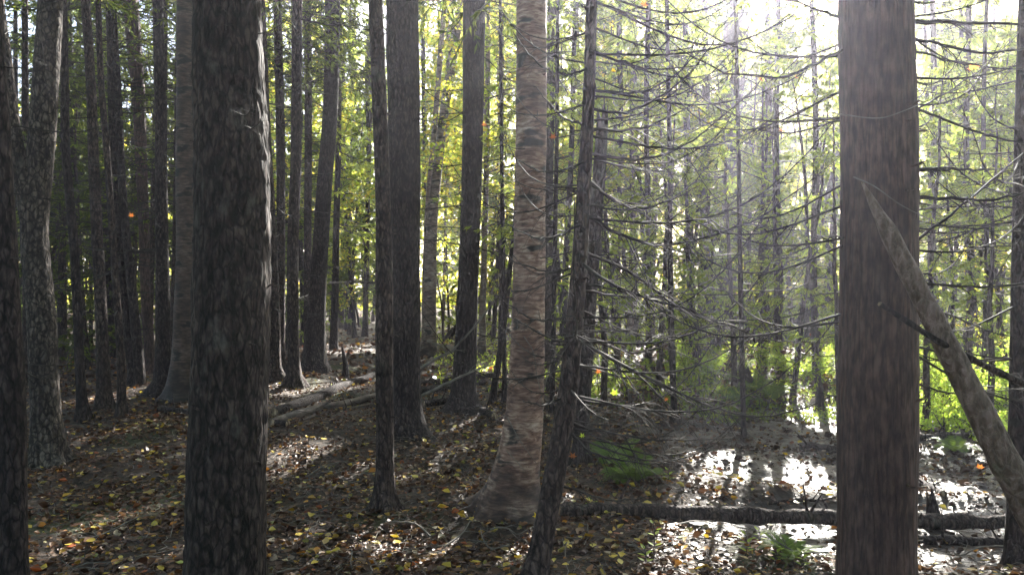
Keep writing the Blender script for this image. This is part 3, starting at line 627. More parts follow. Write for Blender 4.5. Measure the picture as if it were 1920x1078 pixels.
for pts, Y_, lab in (([(1262, 700, 12), (1258, 560, 11), (1256, 300, 9), (1250, 0, 7)], 9.5, 'thin half-dead spruce full of drooping twigs, right of the straight row behind the leaning spruce'),
                     ([(1392, 700, 10), (1388, 500, 9), (1384, 250, 8), (1380, 0, 6)], 9.0, 'thin half-dead spruce with bare twigs in front of the wide far trunk'),
                     ([(1036, 700, 10), (1040, 500, 9), (1044, 250, 8), (1046, 0, 6)], 9.5, 'thin half-dead spruce with bare twigs just right of the peeling birch'),
                     ([(946, 690, 9), (944, 500, 8), (940, 250, 7), (938, 0, 6)], 10.5, 'thin half-dead spruce with bare twigs just left of the peeling birch'),
                     ([(1846, 640, 10), (1850, 500, 9), (1844, 250, 8), (1850, 0, 6)], 11, 'thin half-dead spruce with bare twigs left of the right edge trunk')):
    tree(pts, lab, mt='dark', Y=Y_, dead=(38, .7, 6.5, 1.6), cr=(1.6, 6.5, 40, 1.3, 14, .08, 'spruce', BR), rings=50, sides=9, height=7, group='thin dead spruces')
# ------------------------------------------------------------------ logs and fallen branches
def log(pp, radii, label, mt='dark', name='fallen_log', cat='log', sides=22, K=60, stubs=4, relief=.006, splinter=None, end='wood'):
    A = px_path(pp, K); rr = np.interp(np.linspace(0, 1, K), np.linspace(0, 1, len(radii)), radii)
    V, Q = tubes(A[None], rr[None], sides); V = V.reshape(K, sides, 3)
    off = V-A[:, None]; V = A[:, None]+off*(1+relief/rr[:, None, None]*vn3(V[..., 0]*12, V[..., 1]*12, V[..., 2]*12)[..., None]*1.6+.10*vn3(V[..., 0]*3, V[..., 1]*3, V[..., 2]*3)[..., None])
    root = thing(name, A[0], label, cat)
    Geo().add(V.reshape(-1, 3), Q).build('bark', M[mt], root, A[0], smooth=True)
    for e, s in ((0, -1), (-1, 1)):
        ring = V[e]; c = ring.mean(0); ax = norm(A[e]-A[e-s*1 if e == 0 else -2]) if e == -1 else norm(A[0]-A[1])
        inner = c+(ring-c)*.9+ax*.004; j = U(-.3, .5, sides)*rr[e]*(splinter or .25)
        inner = inner+ax*j[:, None]; vv = np.vstack([ring, inner, [c+ax*.01]]); a = np.arange(sides); b = (a+1) % sides
        f4 = np.stack([a, b, b+sides, a+sides], -1); f3 = np.stack([a+sides, b+sides, a*0+2*sides], -1)
        g_ = Geo().add(vv, f4); g_.f.append(f3); g_.m.append(np.zeros(len(f3), int)); g_.build('broken_end', M[end], root, A[0])
    for k in range(stubs):
        u = U(.1, .9); i_ = int(u*(K-1)); p = A[i_]; d = rdir(1)[0]; d[2] = abs(d[2]); d = norm(d+np.array([0, 0, .4])); Ls = U(.06, .35)
        q = p+d*np.linspace(0, 1, 5)[:, None]*Ls*np.array([1, 1, 1]); q[:, 2] -= .1*Ls*np.linspace(0, 1, 5)**2
        Geo().add(*tubes(q[None], np.linspace(rr[i_]*.22+.002, .003, 5)[None], 6)).build('branch_stub', M[mt], root, A[0])
    return A
def gd(px, py, up=0): g_ = gpx(px, py); return (px, py-up*F/g_[1], g_[1])
def lay(a, b, r, n=6, up=.5):
    """path resting on the floor between two photo points"""
    A = gpx(*a); B = gpx(*b); out = []
    for t in np.linspace(0, 1, n):
        p = A*(1-t)+B*t; rr = r*up; z = max(float(H(p[0], p[1]))+rr, A[2]*(1-t)+B[2]*t+rr); out.append((960+p[0]/p[1]*F, 539+(CAMZ-z)/p[1]*F, p[1]))
    return out
log(lay((1050, 968), (1935, 994), .06, 9, .8), [.046, .054, .054, .050, .048], 'long horizontal fallen log lying across the front of the mud', mt='spruce', stubs=9, relief=.012)
log([(1618, 345, 3.08), (1645, 396, 3.065), (1671, 446, 3.05), (1722, 545, 3.02), (1773, 645, 2.99), (1823, 744, 2.96), (1874, 845, 2.93), (1925, 945, 2.90), (1987, 1067, 2.865), (2048, 1187, 2.83)], [.006, .020, .034, .042, .045, .048, .051, .055, .060, .064], 'smooth dead stem with pale split tip leaning against the broad reddish trunk', mt='log', name='leaning_log', stubs=0, splinter=1.4, sides=30, relief=.003)
# split pale wood along the upper end of the leaning stem
sp = px_path([(1619, 352, 3.04), (1628, 392, 3.02), (1637, 430, 3.01), (1646, 470, 3.005)], 12)
log([(1650, 570, 2.9), (1700, 602, 2.92), (1760, 640, 2.95), (1840, 682, 3.0), (1925, 722, 3.05), (2000, 756, 3.1)], [.008, .011, .014, .013, .012], 'broken dead branch with pale tip crossing in front of the leaning stem', mt='dark', name='broken_branch', cat='branch', stubs=0, splinter=1.2, sides=12, relief=.001)
for a, b, r_, lab, m_ in [
 ((508, 800), (712, 744), .06, 'pale grey birch log lying left of the slim straight trunk, front one of the pile', 'birch_white'),
 ((512, 782), (704, 706), .07, 'dark mossy log behind the pale birch log, left of the slim trunk', 'dark'),
 ((560, 792), (700, 758), .02, 'thin pole lying below the pale grey birch log', 'birch_white'),
 ((780, 742), (905, 722), .08, 'dark log between the thick dark trunk and the next, foremost there', 'dark'),
 ((782, 726), (960, 700), .062, 'dark log reaching right from behind the thick dark trunk, upper one', 'spruce'),
 ((795, 762), (880, 752), .055, 'short log at the foot of the dark trunk left of the birch', 'spruce'),
 ((882, 770), (928, 786), .06, 'short mossy log end right of the dark trunk foot', 'spruce'),
 ((300, 772), (540, 800), .05, 'dark log half sunk in litter behind the broad scaly trunk', 'dark'),
 ((1718, 1015), (1925, 1024), .035, 'thin dark log lying lower right, behind the leaning stem', 'dark'),
 ((1500, 846), (1600, 852), .06, 'dark wet log at the left of the broad reddish trunk in mud', 'dark'),
 ((1718, 826), (1850, 824), .05, 'dark log on the far side of the mud right of the reddish trunk', 'dark'),
 ((1440, 948), (1600, 938), .014, 'thin pole lying on bright mud just above the long horizontal log', 'spruce'),
 ((1120, 660), (1160, 640), .05, 'short pale log on the sunny bank right of the snapped trunk', 'birch_white'),
 ((1718, 905), (1770, 930), .03, 'dark stick in the mud right of the broad reddish trunk', 'dark')]:
    log(lay(a, b, r_), [r_, r_*.95, r_*.8], lab, mt=m_, sides=16, K=34, stubs=4, relief=.004)
for pp, r_, lab in [
 ([gd(70, 900), gd(110, 880), (180, 872, 7.0), (215, 845, 7.0)], .012, 'pale curved branch lying on litter by the forked trunk foot'),
 ([(785, 745, 9.0), (845, 715, 9.1), (900, 690, 9.3), (925, 682, 9.3)], .02, 'bare branch resting on the logs left of the peeling birch'),
 ([(790, 690, 9.6), (822, 670, 9.5), (850, 655, 9.3), (900, 600, 9.2), (925, 565, 9.2)], .022, 'long bare branch propped against the dark trunk left of the birch'),
 ([(800, 640, 11), (830, 650, 11), (838, 662, 11)], .012, 'hooked pale twig beyond the fallen logs'),
 ([(1012, 760, 6.4), (1030, 690, 6.4), (1052, 640, 6.4)], .010, 'thin bent stick between birch and leaning spruce'),
 ([(982, 630, 5.2), (1000, 660, 5.2), (1006, 700, 5.2), (1018, 770, 5.2), (1022, 930, 5.3)], .0032, 'thin pale shoot hanging along the right side of the peeling birch'),
 ([(950, 780, 5.0), (975, 825, 5.0), (1014, 880, 5.0)], .003, 'thin pale straight twig slanting across the birch foot'),
 ([(950, 845, 5.0), (972, 868, 5.0), (990, 888, 5.0)], .0025, 'short pale twig low across the birch foot')]:
    P = px_path(pp, 16); R = np.linspace(r_, r_*.35, 16); G, _ = branch_geo(P[None], R[None], 5, 1, 7)
    tag(G.build('dead_branch', M['twig_pale'], origin=P[0]), lab, 'branch')
# sticks lying on the litter in the foreground
for k, (px, py, ln, an_, lab) in enumerate([
 (430*1.0+440, 1015, .5, 1.1, 'forked stick lying on litter below the peeling birch, leftmost'), (960, 1010, .35, .3, 'upright thin stick in litter below the birch foot'),
 (920, 1035, .45, 2.0, 'curved stick lying on litter left of leaning spruce foot'), (620, 890, .5, .6, 'short stick on shaded litter between scaly trunk and slim trunk'),
 (1330, 1000, .6, .7, 'pale forked branch lying just below the long horizontal log'), (1480, 1045, .5, 2.6, 'stick at lower right beside the broad reddish trunk'),
 (240, 1000, .6, .9, 'long thin stick on dark litter left of broad scaly trunk'), (760, 1000, .5, 2.3, 'stick on litter below the slim straight trunk'),
 (1220, 1045, .4, .4, 'small stick on bright litter right of the leaning spruce foot'), (1850, 1050, .5, .2, 'stick lying in the mud at lower right corner')]):
    g0 = gpx(px, py); s = np.linspace(0, 1, 10); x = g0[0]+(s-.5)*ln*math.cos(an_); y = g0[1]+(s-.5)*ln*math.sin(an_)
    P = np.stack([x+.03*np.sin(s*5+k), y, H(x, y)+.02+.07*np.abs(np.sin(s*3+k))], -1)
    G, _ = branch_geo(P[None], np.linspace(.006, .002, 10)[None], 5, 1, 6, lf=(.2, .6), down=.1)
    tag(G.build('stick', M['twig_pale'], origin=P[0]), lab, 'stick')

BR = np.array([[.24, .32, .06], [.32, .40, .08], [.17, .24, .05], [.40, .44, .09]])
# ------------------------------------------------------------------ far trunks filling the depth of the wood
ANCH = sorted([a for a in ANCH if a[2]], key=lambda a: a[0])
far = []
def far_x():
    for a, b, n, ya, yb in ((20, 330, 17, 11, 22), (360, 430, 0, 12, 24), (500, 700, 9, 15, 30), (780, 870, 5, 20, 34), (895, 960, 5, 16, 32), (1030, 1110, 5, 16, 32),
                            (1130, 1330, 5, 17, 32), (1340, 1580, 5, 17, 32), (1720, 1900, 4, 15, 28)):
        for k in range(n):
            q = a+(b-a)*(k+U(.1, .9))/n, U(ya, yb)
            if not 1392 < q[0] < 1500: yield q
far = sorted(far_x())
fl = []
for px, Y in far:
    lo_ = [a for a in ANCH if a[0] <= px]; hi_ = [a for a in ANCH if a[0] > px]
    fl.append((px, Y, lo_[-1][2] if lo_ else 'the left edge', hi_[0][2] if hi_ else 'the right edge'))
ORD = ['first', 'second', 'third', 'fourth', 'fifth', 'sixth', 'seventh', 'eighth', 'ninth', 'tenth', 'eleventh', 'twelfth', 'thirteenth', 'fourteenth', 'fifteenth', 'sixteenth', 'seventeenth', 'eighteenth']
for k, (px, Y, a, b) in enumerate(fl):
    same = [q for q in fl if q[2] == a and q[3] == b]; i_ = same.index((px, Y, a, b))
    lab = (f'far thin trunk between {a} and {b}' if len(same) == 1 else f'{ORD[i_]} far trunk from left between {a} and {b}')
    x0 = (px-960)/F*Y; zg = float(H(x0, Y)); by = 539+(CAMZ-zg)/Y*F; wd = U(.07, .17)*F/Y; dx = Nrm(0, 12)
    deci = px > 480 and rng.random() < .4
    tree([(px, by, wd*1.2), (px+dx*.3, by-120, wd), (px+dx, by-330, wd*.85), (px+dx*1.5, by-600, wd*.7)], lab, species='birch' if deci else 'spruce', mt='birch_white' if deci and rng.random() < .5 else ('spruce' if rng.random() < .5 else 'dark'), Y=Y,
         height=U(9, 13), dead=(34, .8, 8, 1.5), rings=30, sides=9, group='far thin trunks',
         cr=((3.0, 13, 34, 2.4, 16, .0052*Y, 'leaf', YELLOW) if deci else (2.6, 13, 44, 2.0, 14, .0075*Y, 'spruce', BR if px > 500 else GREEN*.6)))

# ------------------------------------------------------------------ young spruces and leafy saplings of the understorey
def young_spruce(px, Y, h, label, pal, spread=1.1, dens=1.0, group='young spruces'):
    x = (px-960)/F*Y; zg = float(H(x, Y)); base = np.array([x, Y, zg]); root = thing('young_spruce', base, label, 'young spruce', group)
    z = np.linspace(-.1, h, 12); P = np.stack([x+.045*np.cumsum(Nrm(0, .5, 12))+U(-.11, .11)*z, Y+U(-.1, .1)*z, zg+z], -1)
    Geo().add(*tubes(P[None], np.linspace(.012+.008*h, .004, 12)[None], 8)).build('trunk', M['spruce'], root, base, smooth=True)
    nb = int(13*h*dens); t = U(.05, .98, nb)**.9; P0 = np.stack([np.interp(t, np.linspace(0, 1, 12), P[:, j]) for j in range(3)], -1)
    L = spread*(1.05-t)**.8*U(.5, 1.1, nb); Pb = branch_paths(P0, U(0, 2*math.pi, nb), L, U(-.05, .2, nb), U(.1, .5, nb), U(.1, .45, nb), 7)
    kp = keep(Pb[:, 3], .85); kp[0] = True; Pb = Pb[kp]; L = L[kp]
    R = (.003+.004*L)[:, None]*np.linspace(1, .3, 7); G = Geo(); G.add(*tubes(Pb, R, 3)); W, rw = sub_twigs(Pb, R, 8, (.2, .45), K=4, down=.5); kp = keep(W[:, 2]); kp[0] = True; W, rw = W[kp], rw[kp]; G.add(*tubes(W, rw, 3))
    G2 = G; bl = max(.06, .0056*Y)
    live = W[rng.random(len(W)) < .8]
    needle_sprays(G2, live, 18, (bl*.7, bl*1.4), .30, pal, .9)
    G2.build('crown', [M['twig'], M['needle']], root, base)
def sapling(px, Y, h, label, pal, n=260, spread=.8, group='leafy saplings', size=None):
    x = (px-960)/F*Y; zg = float(H(x, Y)); base = np.array([x, Y, zg]); root = thing('leafy_sapling', base, label, 'sapling', group)
    z = np.linspace(-.1, h, 12); P = np.stack([x+.05*h*np.cumsum(Nrm(0, .2, 12))+U(-.15, .15)*z, Y+U(-.1, .1)*z, zg+z], -1)
    Geo().add(*tubes(P[None], np.linspace(.008+.005*h, .003, 12)[None], 7)).build('stem', M['spruce'], root, base, smooth=True)
    nb = int(9+5*h); t = U(.2, 1, nb); P0 = np.stack([np.interp(t, np.linspace(0, 1, 12), P[:, j]) for j in range(3)], -1)
    L = spread*U(.4, 1.1, nb)*(1.2-t*.6); Pb = branch_paths(P0, U(0, 2*math.pi, nb), L, U(.2, .8, nb), U(0, .3, nb), U(-.3, .2, nb), 7, .06)
    R = (.002+.003*L)[:, None]*np.linspace(1, .4, 7); G = Geo(); G.add(*tubes(Pb, R, 3)); W, rw = sub_twigs(Pb, R, 6, (.2, .5), K=4, down=.2); G.add(*tubes(W, rw, 3))
    ls = size or max(.045, .0034*Y); p = W.reshape(-1, 3)[rng.integers(0, len(W)*4, n)]+Nrm(0, .05, (n, 3)); ln = ls*U(.7, 1.3, n)
    G.add(*kites(p, rdir(n)+np.array([0, 0, -.6]), rdir(n)+np.array([0, 0, .9]), ln, ln*.7), tints(n, pal), 1).build('crown', [M['twig'], M['leaf']], root, base)
BR = np.array([[.24, .32, .06], [.32, .40, .08], [.17, .24, .05], [.40, .44, .09]])
ys_pos = [(30, 12, 5), (120, 16, 7), (215, 18, 8), (300, 21, 8), (470, 18, 6), (585, 22, 8), (655, 26, 9), (735, 20, 6.5), (925, 23, 8), (1060, 17, 6.5), (1160, 13, 6), (1215, 18, 7.5), (1255, 14.5, 2.2),
          (1285, 22, 9), (1345, 15, 6), (1400, 20, 8), (1460, 14, 5.5), (1515, 18, 7), (1555, 24, 9), (1605, 16, 6.5), (1690, 13, 5), (1745, 17, 7), (1780, 11, 4.2), (1835, 15, 6.5), (1890, 12, 5), (1870, 20, 8.5), (1320, 11.8, 1.3), (1440, 27, 9), (1330, 28, 10), (1660, 27, 10), (1770, 26, 10), (1900, 27, 10), (1190, 27, 9)]
ys_pos_extra = [(1405, 26, 11), (1450, 30, 12), (1485, 24, 10), (1520, 31, 12), (1560, 27, 11), (1360, 31, 12), (1740, 30, 12), (1830, 31, 12), (70, 15, 6), (100, 21, 8), (165, 13, 5.5), (250, 16, 7), (340, 15, 6), (385, 19, 8), (25, 20, 8), (190, 23, 9), (500, 25, 9), (540, 17, 6), (1140, 10, 4.5), (1235, 11.5, 5), (1310, 13, 6), (1375, 12, 5), (1425, 16, 6.5), (1490, 11.5, 5), (1540, 14, 6.5), (1575, 10.5, 4.5), (1730, 9.5, 4.5), (1800, 13, 6), (1860, 10, 4.5), (1910, 14, 6.5), (1265, 16, 7), (1180, 20, 8), (1440, 18, 7.5), (1000, 19, 7), (880, 26, 8), (830, 34, 9), (620, 32, 9), (700, 33, 9), (960, 33, 9), (1100, 33, 10)]
def where(px, Y):
    lo_ = [a for a in ANCH if a[0] <= px]; hi_ = [a for a in ANCH if a[0] > px]
    return (lo_[-1][2] if lo_ else 'the left edge'), (hi_[0][2] if hi_ else 'the right edge')
def labelled(lst, noun):
    lst = sorted(lst); ws = [where(q[0], q[1]) for q in lst]; out = []
    for i_, q in enumerate(lst):
        same = [j for j in range(len(lst)) if ws[j] == ws[i_]]; k = same.index(i_)
        hs = 'low' if q[2] < 3 else ('tall' if q[2] > 6 else 'middling')
        out.append((q, (f'{hs} {noun} between {ws[i_][0]} and {ws[i_][1]}' if len(same) == 1 else f'{hs} {noun}, {ORD[k]} between {ws[i_][0]} and {ws[i_][1]}')))
    return out
for (px, Y, h), lab in labelled(ys_pos+ys_pos_extra, 'young spruce'):
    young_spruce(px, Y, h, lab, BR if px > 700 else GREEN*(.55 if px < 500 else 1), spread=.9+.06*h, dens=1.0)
sp_pos = [(60, 18, 5), (150, 20, 6), (270, 25, 7), (340, 24, 6), (520, 28, 7), (630, 24, 5), (680, 30, 8), (800, 27, 7), (830, 22, 5), (850, 32, 9), (910, 28, 7), (945, 20, 4.5), (1035, 26, 7), (1080, 24, 6), (1130, 30, 8), (1240, 24, 6), (1300, 18, 4), (1380, 26, 7), (1420, 17, 3.5), (1480, 22, 6), (1530, 29, 8),
          (1720, 20, 6), (1760, 14, 3), (1810, 18, 5), (1860, 12, 2.4), (1905, 22, 6)]
for (px, Y, h), lab in labelled(sp_pos, 'leafy sapling'):
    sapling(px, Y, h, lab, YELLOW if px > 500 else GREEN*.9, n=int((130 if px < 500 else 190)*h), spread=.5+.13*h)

# ------------------------------------------------------------------ bright bushes on the right, ferns, seedlings, maple leaves
BUSH = np.array([[.32, .44, .08], [.42, .52, .10], [.22, .32, .06]])
def bush(px, py, h, label, spread=.5, n=900):
    g_ = gpx(px, py); root = thing('leafy_bush', g_, label, 'bush', 'sunlit bushes behind the mud')
    nb = 16; az = U(0, 2*math.pi, nb); P = branch_paths(np.repeat(g_[None], nb, 0), az, spread*U(.5, 1, nb), U(.6, 2.2, nb)*h/spread*.6, U(0, .3, nb), U(-.4, 0, nb), 7, .05)
    R = np.full((nb, 1), .006)*np.linspace(1, .3, 7); G = Geo(); G.add(*tubes(P, R, 4)); W, rw = sub_twigs(P, R, 7, (.2, .5), K=4, down=.3); G.add(*tubes(W, rw, 3))
    p = np.concatenate([W.reshape(-1, 3), P[:, 2:].reshape(-1, 3)]); p = p[rng.integers(0, len(p), n)]+Nrm(0, .035, (n, 3)); ln = U(.03, .06, n)
    G.add(*kites(p, rdir(n), rdir(n)+np.array([0, 0, .8]), ln, ln*.6), tints(n, BUSH), 1).build('foliage', [M['twig'], M['leaf']], root, g_)
for px, py, h, lab in ((1745, 800, .9, 'sunlit yellow-green bush touching the right side of the reddish trunk'), (1790, 770, 1.0, 'sunlit bush seen left of the leaning stem, taller one'), (1835, 745, .9, 'sunlit bush seen above the leaning stem, middle'),
                       (1885, 780, 1.1, 'sunlit bush between leaning stem and right edge trunk'), (1770, 735, .8, 'farther small sunlit bush behind the mud'), (1855, 825, .5, 'low dark green bush beside the leaning stem'),
                       (1318, 700, .7, 'small green bush on the far bank below the straight slim trunk'), (1500, 705, .6, 'small bush on far bank below the strongly leaning trunk'), (1715, 700, .9, 'sunlit bush peeping out behind the reddish trunk')):
    bush(px, py, h, lab, spread=.7, n=2200)
def fern(px, py, L, label, nf=11):
    g_ = gpx(px, py); root = thing('fern', g_, label, 'fern', 'ferns by the mud')
    for k in range(nf):
        az = 2*math.pi*k/nf+Nrm(0, .25); P = branch_paths(g_[None]+.01, np.array([az]), np.array([L*U(.6, 1.0)]), np.array([U(.7, 1.3)]), np.array([U(.0, .3)]), np.array([-U(.5, .9)]), 18, .01)[0]
        G = Geo(); G.add(*tubes(P[None], np.linspace(.003, .001, 18)[None], 3), (.10, .13, .03)); T = norm(np.gradient(P, axis=0)); sd = norm(np.cross(T, [0, 0, 1.]))
        s = np.linspace(0, 1, 18)
        for sg in (-1, 1):
            ll = L*.28*np.sin(np.clip(s*1.05+.08, 0, 1)*math.pi)**.8*(1-.3*s)+.01; d = norm(sd*sg+T*.45)
            for q in (0, .5):
                Pq = P+np.gradient(P, axis=0)*q
                c_ = np.clip(np.repeat(np.array([[.13, .20, .035]])*(1+Nrm(0, .2, (18, 1))), 4, 0), .01, .8)
                G.add(*kites(Pq+d*ll[:, None]*.5, d, np.cross(T, d)*sg+Nrm(0, .15, (18, 3)), ll, np.maximum(ll*.11, .004)), c_)
        G.build('frond', M['fern'], root, g_)
for px, py, L, lab in ((1150, 872, .45, 'green fern behind the leaning spruce, left one of the pair'), (1190, 905, .4, 'green fern by the mud edge, right one of the pair'), (1165, 905, .3, 'small fern at the mud edge in front of the two larger ferns'),
                       (1385, 760, .45, 'fern on the far bank of the mud, left'), (1450, 750, .5, 'fern on the far bank of the mud, right'), (1415, 735, .45, 'fern higher on the far bank, behind two others'),
                       (1480, 1050, .25, 'small fern low beside the reddish trunk'), (1790, 850, .35, 'fern right of the reddish trunk beyond the mud')):
    fern(px, py, L, lab)
def seedling(px, py, h, label, n=7, size=.05, pal=None):
    g_ = gpx(px, py); root = thing('seedling', g_, label, 'seedling', 'small green seedlings in the litter')
    P = np.stack([g_[0]+.02*np.sin(np.linspace(0, 3, 8)), g_[1]+np.zeros(8), g_[2]+np.linspace(-.01, h, 8)], -1)
    Geo().add(*tubes(P[None], np.linspace(.0025, .0012, 8)[None], 4)).build('stem', M['twig'], root, g_)
    for k in range(n):
        c = P[int(2+5*k/n)]; az = k*2.4; d = np.array([math.cos(az), math.sin(az), .25])
        Geo().add(*leaf6((c+d*size*.6)[None], d[None], np.array([[0, 0, 1.]]), size*U(.8, 1.2), size*.5, .3), (.30, .40, .06) if pal is None else pal).build('leaf', M['leaf'], root, g_)
for px, py, h, lab in ((1222, 1040, .22, 'bright green seedling right of leaning spruce foot'), (1205, 1062, .12, 'tiny seedling just in front of the bright green one'), (1395, 1045, .16, 'yellow-green seedling below the long log, left of two'),
                       (1450, 1062, .14, 'yellow-green seedling below the long log, right of two'), (1420, 1020, .10, 'small seedling just under the long log'), (1500, 1070, .12, 'low seedling nearest the foot of the reddish trunk'),
                       (1105, 965, .13, 'seedling at the left end of the long log'), (1250, 905, .12, 'small green plant on the mud edge above the long log'), (1135, 750, .2, 'round-leaved green plant left of the mud')):
    seedling(px, py, h, lab)
# maple leaves caught on the twigs
def maple(px, py, Y, col, size, label):
    c = pt(px, py, Y); k = 11; an = np.linspace(-2.4, 2.4, k); rad = np.array([.45, .3, .85, .45, 1.0, .5, 1.15, .5, 1.0, .45, .85])[:k]
    rad = np.array([.5, .32, .85, .42, 1.0, .45, .95, .42, .85, .32, .5]); tl = Nrm(0, .35, 2)
    v = np.stack([np.sin(an)*rad, np.abs(np.sin(an*2))*.15+tl[0]*np.sin(an), np.cos(an)*rad], -1)*size; v = np.vstack([[0, 0, -.1*size], v])+c
    f = np.array([[0, i_, i_+1] for i_ in range(1, k)])
    root = thing('maple_leaf', c, label, 'leaf', 'orange maple leaves caught on twigs')
    Geo().add(v, f, col).build('blade', M['maple'], root, c)
    Pst = np.stack([c+np.array([0, 0, .02*size]), c+np.array([.2*size, 0, -size]), c+np.array([.5*size, 0, -1.6*size])]); Geo().add(*tubes(Pst[None], np.array([[.0012, .001, .0008]]), 4)).build('stalk', M['twig'], root, c)
OR = (.34, .11, .03)
for px, py, Y, c_, s_, lab in ((1074, 856, 4.15, OR, .028, 'orange leaf hanging low on the thin leaning spruce'), (1465, 246, 5, OR, .03, 'orange leaf high between leaning spruce and reddish trunk, lower one'), (1427, 150, 5, OR, .026, 'orange leaf on the twig arch high up, left of reddish trunk'),
                              (1493, 146, 5, (.8, .4, .08), .022, 'paler orange leaf on the twig arch near the reddish trunk'), (1208, 10, 4.3, OR, .03, 'orange leaf at the top edge right of the leaning spruce'), (1825, 128, 4.5, (.8, .35, .1), .03, 'orange leaf high right of the reddish trunk'),
                              (1249, 750, 4.2, OR, .022, 'orange leaf on a low twig above the mud'), (1037, 258, 4.6, OR, .028, 'orange leaf touching the right edge of the peeling birch'), (1122, 698, 4.3, OR, .024, 'red-orange leaf right of the snapped trunk, low'),
                              (1150, 133, 5, (.7, .5, .05), .022, 'yellow leaf high just right of the leaning spruce'), (246, 405, 7, OR, .035, 'orange leaf among the dark trunks on the left'), (369, 316, 6, OR, .03, 'orange leaf beside the banded grey trunk'),
                              (1006, 968, 4.6, (.75, .55, .05), .03, 'yellow leaf hanging in front of the birch foot'), (1092, 818, 4.1, (.35, .45, .05), .022, 'green leaf on a low twig of the leaning spruce'), (1153, 738, 4.3, (.3, .42, .05), .035, 'large green leaf left above the mud'),
                              (908, 235, 6, OR, .03, 'small orange leaf right of the dark trunk left of the birch'), (1838, 876, 4.6, OR, .025, 'orange leaf low near the leaning stem')):
    maple(px, py, Y, c_, s_, lab)

# ------------------------------------------------------------------ leaf litter (uncountable)
PAL = .52*np.array([1.15, .93, .88])*np.array([[.10, .055, .032], [.15, .085, .05], [.22, .14, .08], [.30, .21, .13], [.40, .31, .20], [.55, .40, .05], [.60, .30, .04], [.42, .14, .04], [.35, .38, .08], [.50, .46, .36], [.07, .04, .028]])
PW = np.array([.27, .24, .14, .08, .035, .045, .02, .02, .012, .02, .17]); PW /= PW.sum()
def litter(name, n, ya, yb, size, dens_pow=1.0, xr=(-.75, .75)):
    Y = ya+(yb-ya)*rng.random(n)**dens_pow; x = Y*U(xr[0], xr[1], n)
    p = pool(x, Y); k = rng.random(n) < (1-(.3 if 'bank' in name else .75)*sst(.25, .7, p)); x, Y, p = x[k], Y[k], p[k]; k = rng.random(len(x)) > .8*np.exp(-(((x-2.45)/1.1)**2+((Y-6.95)/.6)**2)**2); x, Y, p = x[k], Y[k], p[k]; k = rng.random(len(x)) < .62+.55*vn2(x*3.1, Y*3.1+7); x, Y, p = x[k], Y[k], p[k]; n = len(x)
    e = .03; hx = (H(x+e, Y)-H(x-e, Y))/(2*e); hy = (H(x, Y+e)-H(x, Y-e))/(2*e)
    nn = norm(np.stack([-hx, -hy, np.ones(n)], -1)+Nrm(0, .33, (n, 3))); an = U(0, 2*math.pi, n)
    d = np.stack([np.cos(an), np.sin(an), np.zeros(n)], -1); L = size*np.clip(np.exp(Nrm(-.05, .38, n)), .4, 2.1)
    z = np.maximum(H(x, Y), -.172)+U(.004, .022, n)
    Cn = np.stack([x, Y, z], -1); c = PAL[rng.choice(len(PAL), n, p=PW)]*(1+Nrm(0, .2, (n, 1)))
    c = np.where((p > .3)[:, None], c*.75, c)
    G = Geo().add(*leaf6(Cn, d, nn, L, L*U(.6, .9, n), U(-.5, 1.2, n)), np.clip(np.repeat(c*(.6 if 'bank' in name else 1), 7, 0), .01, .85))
    tag(G.build(name, M['litter']), 'fallen leaves in brown yellow and orange covering the forest floor' if name == 'leaf_litter' else ('dark fallen leaves on the banks around the mud' if 'bank' in name else 'distant fallen leaves on the floor among far trunks'), 'leaf litter', kind='stuff')
litter('leaf_litter', 120000, 2.5, 12, .036, 1.15)
litter('far_leaf_litter', 46000, 12, 40, .085, 1.3)
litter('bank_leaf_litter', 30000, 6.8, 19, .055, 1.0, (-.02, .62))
# freshly fallen larger birch leaves, yellow and pale, on top of the old litter
n = 3000; Y = 3.4+11*rng.random(n)**1.2; x = Y*U(-.75, .75, n); an = U(0, 6.28, n); L = U(.032, .072, n)
k = (pool(x, Y) < .4) | (rng.random(n) < .2); x, Y, an, L = x[k], Y[k], an[k], L[k]; n = len(x)
PY = np.array([[.50, .36, .05], [.42, .34, .07], [.36, .25, .10], [.50, .24, .05], [.30, .32, .08], [.40, .32, .22], [.24, .12, .06]])
c = PY[rng.choice(7, n, p=[.26, .20, .20, .08, .03, .09, .14])]*(1+Nrm(0, .18, (n, 1)))
tag(Geo().add(*leaf6(np.stack([x, Y, np.maximum(H(x, Y), -.18)+U(.02, .035, n)], -1), np.stack([np.cos(an), np.sin(an), Nrm(0, .15, n)], -1), norm(Nrm(0, .25, (n, 3))+[0, 0, 1.]), L, L*U(.65, .85, n), U(-.3, .9, n)), np.clip(np.repeat(c, 7, 0), .01, .8)).build('yellow_leaf_litter', M['litter']), 'freshly fallen yellow and tan birch leaves scattered over darker litter', 'leaf litter', kind='stuff')
# fine twigs on the floor
n = 5200; Y = 3+16*rng.random(n)**1.2; x = Y*U(-.72, .72, n); an = U(0, math.pi, n); L = U(.06, .35, n); s = np.linspace(-.5, .5, 5)
X5 = x[:, None]+np.cos(an)[:, None]*L[:, None]*s+.04*L[:, None]*Nrm(size=(n, 5)); Y5 = Y[:, None]+np.sin(an)[:, None]*L[:, None]*s
Z5 = np.maximum(H(X5, Y5), -.17)+.012+.02*rng.random((n, 1))+.05*L[:, None]*np.abs(Nrm(size=(n, 5)))
R5 = U(.0012, .0035, n)[:, None]*np.linspace(1, .5, 5)
tag(Geo().add(*tubes(np.stack([X5, Y5, Z5], -1), R5, 4)).build('twig_litter', M['twig_pale']), 'fine broken twigs strewn over the fallen leaves', 'twig litter', kind='stuff')
